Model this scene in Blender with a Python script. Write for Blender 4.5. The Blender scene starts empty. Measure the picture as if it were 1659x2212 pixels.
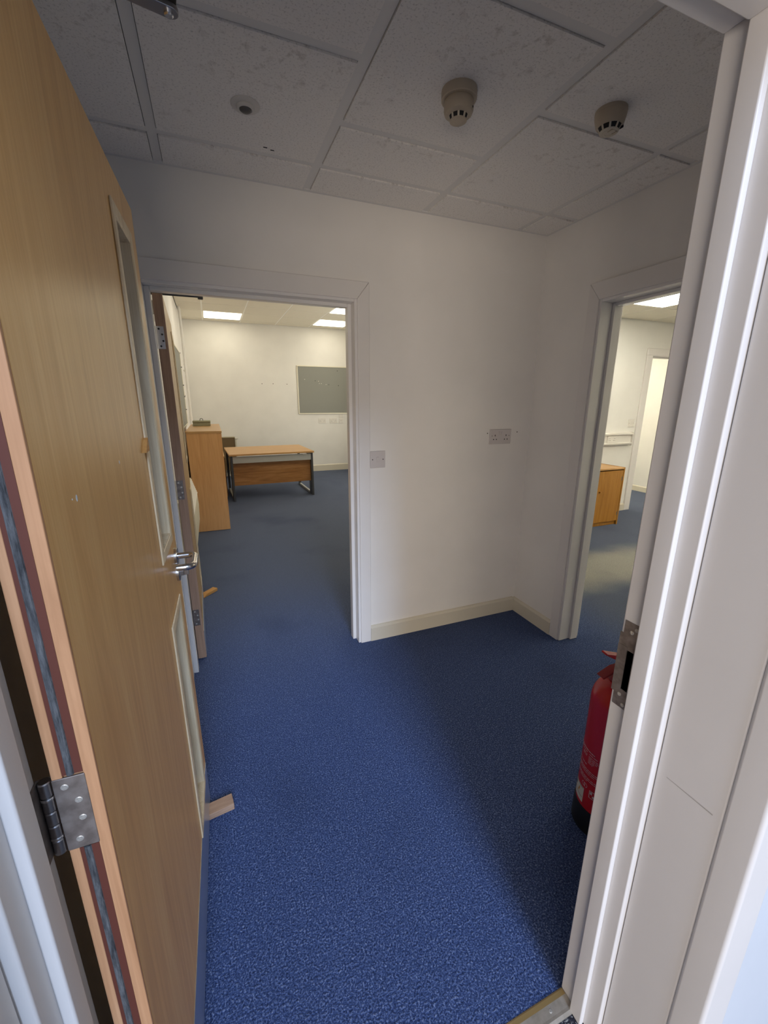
import bpy, bmesh, math, random
from mathutils import Vector, Matrix
random.seed(7)
D = bpy.data
SC = bpy.context.scene
COL = SC.collection
PI = math.pi

# ------------------------------------------------------------------ camera
cam_d = D.cameras.new('camera'); cam = D.objects.new('camera', cam_d); COL.objects.link(cam)
F_PX = 897.6; W_PX, H_PX = 1659, 2212
cam_d.sensor_fit = 'VERTICAL'; cam_d.sensor_height = 24.0
cam_d.lens = F_PX / H_PX * 24.0
cam_d.clip_start = 0.01
yaw, pitch, roll = 0.385594, 0.263006, -0.00315
fw = Vector((math.sin(yaw)*math.cos(pitch), math.cos(yaw)*math.cos(pitch), -math.sin(pitch)))
rt = Vector((math.cos(yaw), -math.sin(yaw), 0)); dn = fw.cross(rt)
r2 = math.cos(roll)*rt + math.sin(roll)*dn; d2 = -math.sin(roll)*rt + math.cos(roll)*dn
M = Matrix((r2, -d2, -fw)).transposed().to_4x4(); M.translation = Vector((0, 0, 1.467))
cam.matrix_world = M
SC.camera = cam

# ------------------------------------------------------------------ light and exposure
world = D.worlds.new('world'); SC.world = world; world.use_nodes = True
world.node_tree.nodes['Background'].inputs[0].default_value = (0.62, 0.75, 1.0, 1)
world.node_tree.nodes['Background'].inputs[1].default_value = 0.35
SC.view_settings.view_transform = 'Standard'; SC.view_settings.look = 'None'
SC.view_settings.gamma = 1.0; SC.view_settings.use_curve_mapping = False
SC.view_settings.exposure = 0.36
DAY = (0.56, 0.72, 1.0)
FILL_WARM = (1.0, 0.85, 0.69)
PANEL_WARM = (1.0, 0.91, 0.71)
PANEL_WHITE = (1.0, 0.95, 0.80)
PANEL_A, PANEL_B, PANEL_C = 3.8, 14.5, 17.0

def area(name, loc, rot, sx, sy, energy, color):
    l = D.lights.new(name, 'AREA'); l.shape = 'RECTANGLE'; l.size = sx; l.size_y = sy
    l.energy = energy; l.color = color
    o = D.objects.new(name, l); COL.objects.link(o); o.location = loc; o.rotation_euler = rot
    return o
# bright sky seen between buildings through the open lobby front, high up behind the camera
def aim(o, target):
    o.rotation_euler = (Vector(target) - o.location).to_track_quat('-Z', 'Y').to_euler()
sky_light = area('sky_between_buildings', (0.05, -10.0, 7.2), (0, 0, 0), 3.2, 5.5, 1290, DAY)
aim(sky_light, (0.2, 0.8, 0.6))
# low warm fill light added to brighten the hall's far and right walls
area('hall_fill_light', (-1.35, -3.0, 0.74), (PI/2, 0, math.radians(-22)), 2.50, 1.2, 84.0, FILL_WARM)
# fill light added to brighten the first office, out of sight to the right
area('office_fill_light', (2.94, 6.6, 1.45), (PI/2, 0, PI/2), 2.6, 1.2, 19.0, (1.0, 0.95, 0.84))

# ------------------------------------------------------------------ materials
def mat(name, col, rough=0.5, metal=0.0, spec=0.5):
    m = D.materials.new(name); m.use_nodes = True
    b = m.node_tree.nodes['Principled BSDF']
    b.inputs['Base Color'].default_value = (*col, 1); b.inputs['Roughness'].default_value = rough
    b.inputs['Metallic'].default_value = metal; b.inputs['Specular IOR Level'].default_value = spec
    return m
def nodes(m): return m.node_tree.nodes, m.node_tree.links, m.node_tree.nodes['Principled BSDF']
def coords(m, scale=(1, 1, 1), kind='Object'):
    n, l, b = nodes(m)
    tc = n.new('ShaderNodeTexCoord'); mp = n.new('ShaderNodeMapping'); mp.inputs['Scale'].default_value = scale
    l.new(tc.outputs[kind], mp.inputs['Vector']); return mp.outputs[0]
def noise(m, vec, scale, detail=3, rough=0.5, dist=0.0):
    n, l, b = nodes(m); t = n.new('ShaderNodeTexNoise'); l.new(vec, t.inputs['Vector'])
    t.inputs['Scale'].default_value = scale; t.inputs['Detail'].default_value = detail
    t.inputs['Roughness'].default_value = rough; t.inputs['Distortion'].default_value = dist
    return t.outputs['Fac']
def ramp(m, fac, stops):
    n, l, b = nodes(m); r = n.new('ShaderNodeValToRGB'); l.new(fac, r.inputs[0])
    e = r.color_ramp.elements
    while len(e) < len(stops): e.new(0.5)
    for i, (p, c) in enumerate(stops):
        e[i].position = p; e[i].color = (*c, 1) if len(c) == 3 else c
    return r.outputs[0]
def mix(m, fac, a, bb, mode='MIX'):
    n, l, b = nodes(m); x = n.new('ShaderNodeMix'); x.data_type = 'RGBA'; x.blend_type = mode
    if isinstance(fac, (int, float)): x.inputs[0].default_value = fac
    else: l.new(fac, x.inputs[0])
    for i, v in ((6, a), (7, bb)):
        if isinstance(v, tuple): x.inputs[i].default_value = (*v, 1)
        else: l.new(v, x.inputs[i])
    return x.outputs[2]
def bump(m, h, strength, dist=0.002):
    n, l, b = nodes(m); x = n.new('ShaderNodeBump'); x.inputs['Strength'].default_value = strength
    x.inputs['Distance'].default_value = dist; l.new(h, x.inputs['Height']); l.new(x.outputs[0], b.inputs['Normal'])
def setcol(m, c): nodes(m)[1].new(c, nodes(m)[2].inputs['Base Color'])

def paint(name, col, rough=0.6, bumpy=0.12):
    m = mat(name, col, rough); v = coords(m)
    k = noise(m, v, 3.0, 4); dk = tuple(c*0.955 for c in col)
    setcol(m, ramp(m, k, [(0.35, dk), (0.65, col)]))
    bump(m, noise(m, v, 260, 2), bumpy, 0.001)
    return m
M_WALL = paint('wall_paint', (0.89, 0.865, 0.83), 0.75)
M_WALLB = paint('office_wall_paint', (0.88, 0.865, 0.82), 0.75)
M_TRIM = paint('satin_trim_paint', (0.86, 0.83, 0.80), 0.5, 0.03)
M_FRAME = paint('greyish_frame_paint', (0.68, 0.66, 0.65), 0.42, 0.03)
M_GLOSS = paint('gloss_trim_paint', (0.88, 0.86, 0.84), 0.22, 0.02)
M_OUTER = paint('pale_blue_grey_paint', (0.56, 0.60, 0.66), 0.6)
M_SKIRT = paint('cream_skirting_paint', (0.74, 0.69, 0.57), 0.4, 0.03)

def make_carpet():
    m = mat('blue_carpet', (0.04, 0.07, 0.2), 0.95, 0, 0.15); v = coords(m)
    n, l, b = nodes(m)
    fine = noise(m, v, 210, 3, 0.6, 0.4); mid = noise(m, v, 60, 3, 0.6); big = noise(m, v, 1.1, 3)
    c = ramp(m, fine, [(0.33, (0.007, 0.014, 0.052)), (0.48, (0.039, 0.068, 0.190)), (0.57, (0.100, 0.150, 0.335)), (0.69, (0.29, 0.36, 0.55))])
    c = mix(m, ramp(m, mid, [(0.3, (0, 0, 0)), (0.7, (0.5, 0.5, 0.5))]), c, (0.033, 0.058, 0.150))
    # office light painted in as greyer, paler carpet; pale tan patch by the second doorway
    sep = n.new('ShaderNodeSeparateXYZ'); l.new(v, sep.inputs[0])
    def smooth(sock, a, bb2):
        r = n.new('ShaderNodeMapRange'); r.interpolation_type = 'SMOOTHSTEP'
        l.new(sock, r.inputs[0]); r.inputs[1].default_value = a; r.inputs[2].default_value = bb2
        return r.outputs[0]
    def mul(a, bb2):
        x = n.new('ShaderNodeMath'); x.operation = 'MULTIPLY'
        for i, s in ((0, a), (1, bb2)):
            if isinstance(s, (int, float)): x.inputs[i].default_value = s
            else: l.new(s, x.inputs[i])
        return x.outputs[0]
    def mx(a, bb2):
        x = n.new('ShaderNodeMath'); x.operation = 'MAXIMUM'; l.new(a, x.inputs[0]); l.new(bb2, x.inputs[1]); return x.outputs[0]
    office = mx(smooth(sep.outputs[1], 1.5, 3.6), smooth(sep.outputs[0], 2.0, 2.7))
    c = mix(m, mul(office, 0.72), c, (0.112, 0.123, 0.138))
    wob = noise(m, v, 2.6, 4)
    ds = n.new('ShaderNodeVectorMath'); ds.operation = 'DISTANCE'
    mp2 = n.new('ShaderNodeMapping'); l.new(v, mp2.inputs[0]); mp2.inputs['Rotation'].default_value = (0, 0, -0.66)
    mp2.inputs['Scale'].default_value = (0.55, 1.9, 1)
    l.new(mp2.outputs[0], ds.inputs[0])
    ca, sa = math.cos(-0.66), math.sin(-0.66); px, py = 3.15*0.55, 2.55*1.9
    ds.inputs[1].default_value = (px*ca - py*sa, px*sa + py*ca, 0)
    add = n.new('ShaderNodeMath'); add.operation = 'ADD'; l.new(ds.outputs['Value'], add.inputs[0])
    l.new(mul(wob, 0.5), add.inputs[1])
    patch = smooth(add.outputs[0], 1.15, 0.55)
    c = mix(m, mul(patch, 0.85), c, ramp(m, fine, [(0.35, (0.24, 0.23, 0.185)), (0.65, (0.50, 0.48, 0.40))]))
    c = mix(m, mul(smooth(big, 0.50, 0.72), 0.35), c, (0.018, 0.027, 0.065))
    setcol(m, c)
    bump(m, fine, 0.9, 0.006)
    b.inputs['Sheen Weight'].default_value = 0.12; b.inputs['Sheen Roughness'].default_value = 0.6
    b.inputs['Sheen Tint'].default_value = (0.4, 0.55, 1, 1)
    return m
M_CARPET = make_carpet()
def make_mat_speckle():
    m = mat('speckled_entrance_mat', (0.03, 0.03, 0.04), 0.95); v = coords(m)
    setcol(m, ramp(m, noise(m, v, 210, 2, 0.7), [(0.45, (0.012, 0.012, 0.02)), (0.56, (0.03, 0.03, 0.05)), (0.64, (0.35, 0.35, 0.33))]))
    bump(m, noise(m, v, 210, 2), 0.8, 0.004); return m
M_MAT = make_mat_speckle()

def make_tile(name, base, stain):
    m = mat(name, base, 0.9, 0, 0.1); v = coords(m)
    dots = noise(m, v, 150, 2, 0.7); c = ramp(m, dots, [(0.30, tuple(x*0.72 for x in base)), (0.45, base)])
    if stain:
        blotch = noise(m, v, 26, 4, 0.62, 0.3); area_ = noise(m, v, 2.3, 2)
        k = ramp(m, blotch, [(0.55, (0, 0, 0)), (0.75, (0.55, 0.55, 0.55))]); a = ramp(m, area_, [(0.47, (0, 0, 0)), (0.66, (1, 1, 1))])
        c = mix(m, mix(m, 1.0, k, a, 'MULTIPLY'), c, (0.30, 0.255, 0.20))
    setcol(m, c); bump(m, dots, 0.35, 0.002); return m
M_TILE = make_tile('mineral_fibre_tile', (0.91, 0.885, 0.85), True)
M_TILE_A = make_tile('office_ceiling_tile', (0.86, 0.815, 0.69), False)
M_TEE = mat('ceiling_grid_metal', (0.79, 0.78, 0.76), 0.5)
M_TEE_A = mat('office_grid_metal', (0.97, 0.955, 0.88), 0.5)

def wood(name, c0, c1, c2, grain=(14, 14, 0.9), rough=0.42, fine=(160, 160, 3)):
    m = mat(name, c1, rough); v = coords(m, grain); v2 = coords(m, fine)
    a = noise(m, v, 2.2, 5, 0.6, 1.2); f = noise(m, v2, 1.5, 3, 0.6)
    c = ramp(m, a, [(0.30, c0), (0.50, c1), (0.72, c2)])
    c = mix(m, ramp(m, f, [(0.35, (0.42, 0.42, 0.42)), (0.6, (0, 0, 0))]), c, c0)
    setcol(m, c); bump(m, f, 0.05, 0.001); return m
M_VENEER = wood('oak_veneer', (0.63, 0.345, 0.105), (0.75, 0.44, 0.15), (0.81, 0.52, 0.20), rough=0.36)
M_LIP = wood('hardwood_lipping', (0.40, 0.20, 0.095), (0.52, 0.275, 0.14), (0.58, 0.33, 0.18), rough=0.55)
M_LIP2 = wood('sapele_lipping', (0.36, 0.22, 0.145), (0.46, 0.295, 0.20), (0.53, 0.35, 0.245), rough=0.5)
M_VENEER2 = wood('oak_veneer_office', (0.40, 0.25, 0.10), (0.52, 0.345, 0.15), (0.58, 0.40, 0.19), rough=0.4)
M_PINE = wood('pale_pine', (0.62, 0.47, 0.28), (0.82, 0.675, 0.455), (0.87, 0.74, 0.53), rough=0.5)
M_BEECH = wood('beech_side', (0.66, 0.33, 0.115), (0.74, 0.40, 0.155), (0.79, 0.45, 0.19), rough=0.4)
M_BEECHTOP = wood('beech_top', (0.50, 0.27, 0.09), (0.58, 0.335, 0.125), (0.62, 0.375, 0.15), grain=(0.9, 14, 14), fine=(3, 160, 160), rough=0.35)
M_OAKCAB = wood('amber_oak', (0.36, 0.155, 0.020), (0.45, 0.205, 0.030), (0.50, 0.25, 0.055), rough=0.35)
M_MODESTY = wood('walnut_panel', (0.22, 0.090, 0.022), (0.40, 0.185, 0.050), (0.52, 0.27, 0.095), grain=(0.8, 9, 11), fine=(4, 120, 120), rough=0.4)
M_WEDGE = wood('rough_wedge_timber', (0.34, 0.20, 0.13), (0.46, 0.29, 0.19), (0.56, 0.38, 0.26), grain=(1.5, 16, 16), fine=(6, 150, 150), rough=0.75)
M_WEDGE2 = wood('orange_wedge_timber', (0.45, 0.20, 0.05), (0.60, 0.31, 0.09), (0.66, 0.38, 0.13), grain=(1.5, 16, 16), fine=(6, 150, 150), rough=0.7)

M_STEEL = mat('satin_stainless', (0.56, 0.54, 0.53), 0.22, 1.0)
M_KICK = mat('brushed_kick_plate', (0.66, 0.69, 0.74), 0.30, 0.9)
M_HINGE = mat('tarnished_steel', (0.23, 0.205, 0.19), 0.42, 0.6)
def _tarnish(m):
    v = coords(m); setcol(m, ramp(m, noise(m, v, 60, 4), [(0.35, (0.20, 0.17, 0.155)), (0.65, (0.31, 0.275, 0.255))]))
_tarnish(M_HINGE)
M_KNUCKLE = mat('grey_steel', (0.34, 0.34, 0.36), 0.3, 1.0)
M_BRIGHT = mat('bright_steel', (0.72, 0.73, 0.75), 0.25, 1.0)
M_SCREW = mat('zinc_screw', (0.62, 0.60, 0.56), 0.4, 0.7)
M_BLACK = mat('black_void', (0.008, 0.008, 0.009), 0.7)
M_DKPLASTIC = mat('dark_plastic', (0.02, 0.018, 0.018), 0.5)
M_SEAL = mat('red_brown_fire_seal', (0.105, 0.026, 0.016), 0.6)
def make_pile():
    m = mat('grey_brush_pile', (0.10, 0.11, 0.125), 0.95); v = coords(m, (60, 60, 8))
    setcol(m, ramp(m, noise(m, v, 3, 5, 0.7), [(0.35, (0.030, 0.032, 0.036)), (0.66, (0.135, 0.142, 0.15))])); bump(m, noise(m, coords(m, (300, 300, 90)), 2, 3), 0.6, 0.002); return m
M_PILE = make_pile()
M_SWITCH = mat('white_plastic', (0.66, 0.615, 0.60), 0.4)
M_SWITCHW = mat('clean_white_plastic', (0.80, 0.77, 0.71), 0.4)
M_SMOKE = mat('yellowed_plastic', (0.46, 0.39, 0.295), 0.45)
M_SMOKE2 = mat('pale_plastic', (0.56, 0.51, 0.42), 0.45)
M_SENSOR = mat('sensor_plastic', (0.66, 0.635, 0.595), 0.45)
M_LENS = mat('dark_lens', (0.10, 0.095, 0.09), 0.35)
M_RED = mat('red_enamel', (0.52, 0.014, 0.022), 0.22)
M_REDDK = mat('red_plastic', (0.26, 0.010, 0.014), 0.35)
M_RUBBER = mat('black_rubber', (0.008, 0.008, 0.009), 0.5)
M_PRINT = mat('white_print', (0.62, 0.50, 0.50), 0.5)
M_LABEL = mat('cream_label', (0.66, 0.62, 0.55), 0.5)
M_INK = mat('black_ink', (0.03, 0.03, 0.03), 0.6)
M_ORANGE = mat('orange_ink', (0.60, 0.24, 0.03), 0.6)
M_FELT = mat('grey_felt', (0.30, 0.305, 0.275), 0.95)
M_ALU = mat('cream_aluminium', (0.80, 0.76, 0.62), 0.35, 0.2)
M_DESKLEG = mat('dark_grey_steel', (0.070, 0.075, 0.080), 0.4, 0.3)
M_DESKBAND = mat('pale_grey_steel', (0.48, 0.49, 0.46), 0.4)
M_CASH = mat('sage_metal', (0.33, 0.335, 0.23), 0.45, 0.2)
M_RAD = mat('brown_radiator', (0.15, 0.10, 0.045), 0.5)
M_RADTOP = mat('radiator_grille', (0.44, 0.38, 0.25), 0.5)
M_HEATER = mat('cream_heater', (0.72, 0.67, 0.52), 0.45)
M_CHIP = mat('pale_chip', (0.62, 0.66, 0.68), 0.7)
M_DUST = mat('bare_plug', (0.05, 0.045, 0.04), 0.8)
def make_strip():
    m = mat('worn_threshold_metal', (0.55, 0.50, 0.43), 0.42, 0.7); v = coords(m)
    n, l, b = nodes(m)
    setcol(m, ramp(m, noise(m, v, 18, 5, 0.65), [(0.3, (0.38, 0.34, 0.28)), (0.7, (0.64, 0.60, 0.54))])); return m
M_STRIP = make_strip()
M_BRASS = mat('brassy_edge', (0.52, 0.38, 0.17), 0.4, 0.7)
def emit(name, col, s):
    m = D.materials.new(name); m.use_nodes = True; n, l, b = nodes(m)
    b.inputs['Base Color'].default_value = (0.9, 0.9, 0.88, 1)
    b.inputs['Emission Color'].default_value = (*col, 1); b.inputs['Emission Strength'].default_value = s
    return m
M_PANEL_A = emit('lit_panel_warm', PANEL_WARM, PANEL_A)
M_PANEL_C = emit('lit_panel_inner', PANEL_WARM, PANEL_C)
M_PANEL_BW = emit('lit_panel_office_two', PANEL_WARM, PANEL_B)
M_PANEL_B = emit('lit_panel_white', PANEL_WHITE, PANEL_B)
def make_glass():
    m = mat('clear_glass', (0.95, 0.97, 0.96), 0.02); nodes(m)[2].inputs['Transmission Weight'].default_value = 1.0
    nodes(m)[2].inputs['IOR'].default_value = 1.45; return m
M_GLASS = make_glass()

# ------------------------------------------------------------------ builders
def box(bm, x0, x1, y0, y1, z0, z1, rot=None):
    vs = [bm.verts.new((x, y, z)) for z in (z0, z1) for y in (y0, y1) for x in (x0, x1)]
    for f in ((0, 2, 3, 1), (4, 5, 7, 6), (0, 1, 5, 4), (2, 6, 7, 3), (0, 4, 6, 2), (1, 3, 7, 5)):
        bm.faces.new([vs[i] for i in f])
    if rot:
        bmesh.ops.transform(bm, matrix=rot, verts=vs)
    return vs
def B(*a):
    bm = bmesh.new()
    for b in a: box(bm, *b)
    return bm
def prism(bm, pts, axis, a0, a1):
    """extrude a closed 2D outline along axis; pts are the two other coordinates in xyz order"""
    def P(p, t):
        return {'x': (t, p[0], p[1]), 'y': (p[0], t, p[1]), 'z': (p[0], p[1], t)}[axis]
    v0 = [bm.verts.new(P(p, a0)) for p in pts]; v1 = [bm.verts.new(P(p, a1)) for p in pts]
    n = len(pts)
    for i in range(n): bm.faces.new((v0[i], v0[(i+1) % n], v1[(i+1) % n], v1[i]))
    bm.faces.new(v0[::-1]); bm.faces.new(v1)
    return v0 + v1
def lathe(bm, prof, c=(0, 0, 0), seg=40, rot=None, cap=True):
    rings = []
    allv = []
    for r, z in prof:
        ring = [bm.verts.new((r*math.cos(2*PI*i/seg), r*math.sin(2*PI*i/seg), z)) for i in range(seg)]
        rings.append(ring); allv += ring
    for a, b in zip(rings, rings[1:]):
        for i in range(seg): bm.faces.new((a[i], a[(i+1) % seg], b[(i+1) % seg], b[i]))
    if cap:
        bm.faces.new(rings[0][::-1]); bm.faces.new(rings[-1])
    mt = Matrix.Translation(c) @ (rot or Matrix.Identity(4))
    bmesh.ops.transform(bm, matrix=mt, verts=allv)
def tube(bm, pts, r, seg=14, flat=1.0):
    pts = [Vector(p) for p in pts]; rings = []
    up = None
    for i, p in enumerate(pts):
        t = (pts[min(i+1, len(pts)-1)] - pts[max(i-1, 0)]).normalized()
        if up is None:
            up = Vector((0, 0, 1)) if abs(t.z) < 0.9 else Vector((1, 0, 0))
        s = t.cross(up).normalized(); up = s.cross(t).normalized()
        rings.append([bm.verts.new(p + r*math.cos(2*PI*k/seg)*s + flat*r*math.sin(2*PI*k/seg)*up) for k in range(seg)])
    for a, b in zip(rings, rings[1:]):
        for i in range(seg): bm.faces.new((a[i], a[(i+1) % seg], b[(i+1) % seg], b[i]))
    bm.faces.new(rings[0][::-1]); bm.faces.new(rings[-1])
def arc(c, u, v, r, a0, a1, n=8):
    c, u, v = Vector(c), Vector(u), Vector(v)
    return [c + r*(math.cos(a0+(a1-a0)*i/n)*u + math.sin(a0+(a1-a0)*i/n)*v) for i in range(n+1)]

def root_loc(p):
    loc = Vector((0, 0, 0))
    while p is not None: loc += p.location; p = p.parent
    return loc
def obj(name, bm, m, parent=None, world_coords=True, bevel=0.0, seg=2, smooth=False):
    bmesh.ops.recalc_face_normals(bm, faces=bm.faces)
    if parent is not None and world_coords:
        bmesh.ops.translate(bm, verts=bm.verts, vec=-root_loc(parent))
    me = D.meshes.new(name)
    o = D.objects.new(name, me); COL.objects.link(o)
    if parent is None:
        xs = [v.co for v in bm.verts]
        lo = Vector([min(v[i] for v in xs) for i in range(3)]); hi = Vector([max(v[i] for v in xs) for i in range(3)])
        org = Vector(((lo.x+hi.x)/2, (lo.y+hi.y)/2, lo.z))
        if name.startswith('floor'): org = Vector((0, 0, 0))
        bmesh.ops.translate(bm, verts=bm.verts, vec=-org); o.location = org
    else:
        o.parent = parent
    if smooth:
        for f in bm.faces: f.smooth = True
    bm.to_mesh(me); bm.free(); me.materials.append(m)
    if bevel:
        md = o.modifiers.new('bevel', 'BEVEL'); md.width = bevel; md.segments = seg; md.limit_method = 'ANGLE'; md.angle_limit = math.radians(40)
        for p in me.polygons: p.use_smooth = True
        w = o.modifiers.new('normals', 'WEIGHTED_NORMAL'); w.keep_sharp = True
    elif smooth:
        me.set_sharp_from_angle(angle=math.radians(38))
    return o
def tag(o, label, cat, group=None, kind=None):
    o['label'] = label; o['category'] = cat
    if group: o['group'] = group
    if kind: o['kind'] = kind
    return o
def thing(name, label, cat, loc=(0, 0, 0), rotz=0, group=None, kind=None):
    o = D.objects.new(name, None); COL.objects.link(o); o.location = loc; o.rotation_euler = (0, 0, rotz)
    o.empty_display_size = 0.05
    return tag(o, label, cat, group, kind)
def struct(name, bm, m, label, cat, bevel=0.0):
    return tag(obj(name, bm, m, bevel=bevel), label, cat, kind='structure')
def inst(src, name, parent, loc):
    o = src.copy(); o.name = name; COL.objects.link(o); o.parent = parent; o.location = loc
    return o
def copy_tree(o, parent=None):
    c = o.copy(); COL.objects.link(c); c.parent = parent
    for ch in list(o.children): copy_tree(ch, c)
    return c

# ------------------------------------------------------------------ room shell
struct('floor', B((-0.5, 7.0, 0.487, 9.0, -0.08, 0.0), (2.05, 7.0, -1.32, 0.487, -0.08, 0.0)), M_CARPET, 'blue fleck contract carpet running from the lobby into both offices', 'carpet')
struct('floor_lobby', B((-1.4, 2.045, -1.05, 0.487, -0.08, -0.002)), M_MAT, 'black and white speckled entrance matting outside the threshold strip', 'matting')

# near wall with the doorway the picture is taken through: 0.235 .. 0.49
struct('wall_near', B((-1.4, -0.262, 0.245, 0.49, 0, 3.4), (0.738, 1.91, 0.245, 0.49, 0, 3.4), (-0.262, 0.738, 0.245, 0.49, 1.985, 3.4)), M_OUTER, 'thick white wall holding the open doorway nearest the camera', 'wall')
struct('wall_far', B((-0.34, -0.25, 2.194, 2.33, 0, 2.95), (0.75, 1.91, 2.194, 2.33, 0, 2.95), (-0.25, 0.75, 2.194, 2.33, 1.975, 2.95)), M_WALL, 'white hall wall with the office doorway, switch and double socket', 'wall')
struct('wall_left', B((-0.46, -0.34, 0.49, 8.83, 0, 2.95)), M_WALL, 'white wall along the hall and first office behind the open doors', 'wall')
struct('wall_right', B((1.91, 2.055, -1.2, 0.81, 0, 3.4), (1.91, 2.055, 1.77, 4.08, 0, 2.95), (1.91, 2.055, 0.81, 1.77, 1.985, 2.95)), M_WALL, 'white hall wall with the doorway into the second office', 'wall')
struct('wall_office_far', B((-0.46, 3.12, 8.713, 8.83, 0, 2.95)), M_WALLB, 'cream far wall of the first office holding the noticeboard and sockets', 'wall')
struct('wall_office_right', B((3.0, 3.12, 4.08, 8.713, 0, 2.95)), M_WALLB, 'white right wall of the first office', 'wall')
struct('wall_second_office_far', B((2.055, 5.29, 3.945, 4.08, 0, 2.95), (6.19, 6.67, 3.945, 4.08, 0, 2.95), (5.29, 6.19, 3.945, 4.08, 2.035, 2.95)), M_WALLB, 'white wall behind the oak cabinet with the inner doorway', 'wall')
struct('wall_second_office_right', B((6.55, 6.67, -1.2, 3.945, 0, 2.95), (6.55, 6.67, 4.08, 8.7, 0, 2.95)), M_WALLB, 'cream wall seen through the inner doorway', 'wall')
struct('wall_second_office_near', B((2.055, 6.67, -1.32, -1.2, 0, 2.95)), M_WALLB, 'white near wall of the second office', 'wall')
struct('wall_inner_far', B((3.12, 6.67, 6.2, 6.32, 0, 2.95)), M_WALLB, 'white far wall of the inner room', 'wall')
# lobby behind the camera
struct('wall_lobby_left', B((-1.4, -1.3, -0.93, 0.245, 0, 3.4)), M_WALL, 'white lobby wall behind the camera', 'wall')
struct('wall_lobby_back', B((-1.4, -1.27, -1.05, -0.93, 0, 3.4), (1.15, 1.91, -1.05, -0.93, 0, 3.4), (-1.27, 1.15, -1.05, -0.93, 3.3, 3.4)), M_WALL, 'white lobby wall around the glazed entrance', 'wall')
struct('ceiling_lobby', B((-1.4, 1.91, -1.05, 0.49, 3.4, 3.46)), M_WALL, 'plain white lobby ceiling', 'ceiling')

# ---- suspended ceilings: tiles and tees, each a piece
def tile_piece(parent, x0, x1, y0, y1, z, m, gap=0.0185, th=0.014, cache={}):
    w, d = x1-x0-2*gap, y1-y0-2*gap
    key = (round(w, 4), round(d, 4), m.name)
    if key not in cache:
        bm = B((-w/2, w/2, -d/2, d/2, 0, th)); o = obj('ceiling_tile', bm, m, parent, False); cache[key] = o
        o.location = Vector(((x0+x1)/2, (y0+y1)/2, z)) - parent.location
        return o
    return inst(cache[key], 'ceiling_tile', parent, Vector(((x0+x1)/2, (y0+y1)/2, z)) - parent.location)
def bar_piece(parent, x0, x1, y0, y1, z, m):
    return obj('grid_bar', B((x0, x1, y0, y1, z, z+0.012)), m, parent)

ZC = 2.388
HC = thing('ceiling', 'dingy suspended tile ceiling of the small hall', 'ceiling', (0.78, 1.34, ZC), kind='structure')
X0, X1, Y0, Y1 = -0.34, 1.91, 0.49, 2.194
mains = [-0.102, 0.497, 1.098, 1.697]
cols = [X0] + mains + [X1]
ROW = 1.963
cross = [[ROW, 1.37], [ROW, 1.372, 0.772], [ROW, 1.668, 1.068], [ROW, 1.363, 0.763], [ROW, 1.363, 0.763]]
hw = 0.0165
obj('backing', B((X0, X1, Y0, Y1, ZC+0.02, ZC+0.05)), M_DKPLASTIC, HC)
for x in mains: bar_piece(HC, x-hw, x+hw, Y0, Y1, ZC+0.0055, M_TEE)
for i, ys in enumerate(cross):
    a, b = cols[i], cols[i+1]
    yy = [Y1] + ys + [Y0]
    for y in ys: bar_piece(HC, a+(hw if i else 0.02), b-(hw if i < 4 else 0.02), y-hw, y+hw, ZC+0.0055, M_TEE)
    for y1, y0 in zip(yy, yy[1:]): tile_piece(HC, a, b, y0, y1, ZC, M_TILE)
for b in ((X0, X1, Y1-0.02, Y1), (X0, X1, Y0, Y0+0.02), (X0, X0+0.02, Y0+0.02, Y1-0.02), (X1-0.02, X1, Y0+0.02, Y1-0.02)):
    obj('wall_angle', B((*b, ZC+0.001, ZC+0.006)), M_TEE, HC)
for p in ((0.285, 1.907), (0.312, 1.916)):
    obj('screw_hole', B((p[0]-0.007, p[0]+0.007, p[1]-0.002, p[1]+0.003, ZC-0.0008, ZC+0.002)), M_BLACK, HC)

def grid_ceiling(name, label, xs, ys, z, lights, mt, mg, zback):
    """regular grid; cells listed in lights hold a light panel instead of a tile"""
    r = thing(name, label, 'ceiling', ((xs[0]+xs[-1])/2, (ys[0]+ys[-1])/2, z), kind='structure')
    obj('backing', B((xs[0], xs[-1], ys[0], ys[-1], z+0.09, z+0.12)), M_DKPLASTIC, r)
    for x in xs[1:-1]: bar_piece(r, x-hw, x+hw, ys[0], ys[-1], z+0.002, mg)
    for y in ys[1:-1]:
        for a, b in zip(xs, xs[1:]): bar_piece(r, a+hw, b-hw, y-hw, y+hw, z+0.002, mg)
    for i in range(len(xs)-1):
        for j in range(len(ys)-1):
            if (i, j) in lights: continue
            tile_piece(r, xs[i], xs[i+1], ys[j], ys[j+1], z, mt, 0.010)
    return r
ZA = 2.838
xa = [-0.34, 0.018, 0.648, 1.285, 1.925, 2.555, 3.0]
ya = [2.33, 3.0, 3.6, 4.2, 4.8, 5.4, 6.0, 6.6, 7.2, 7.8, 8.42, 8.713]
la = {(1, 9): 'far left', (1, 6): 'near left', (4, 9): 'far right', (4, 7): 'near right', (1, 3): 'x', (3, 1): 'x', (3, 2): 'x', (4, 4): 'x'}
grid_ceiling('ceiling_office', 'cream suspended tile ceiling of the first office', xa, ya, ZA, la, M_TILE_A, M_TEE_A, 0)
ZB = 2.425
xb = [2.055, 2.73, 3.33, 3.935, 4.535, 5.135, 5.735, 6.55]
yb = [-1.2, -0.25, 0.35, 0.95, 1.55, 2.15, 2.755, 3.36, 3.945]
lb = {(3, 6): 'y', (4, 3): 'y', (5, 1): 'y', (5, 4): 'y', (1, 2): 'n'}
grid_ceiling('ceiling_second_office', 'cream suspended tile ceiling of the second office', xb, yb, ZB, lb, M_TILE_A, M_TEE_A, 0)
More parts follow.
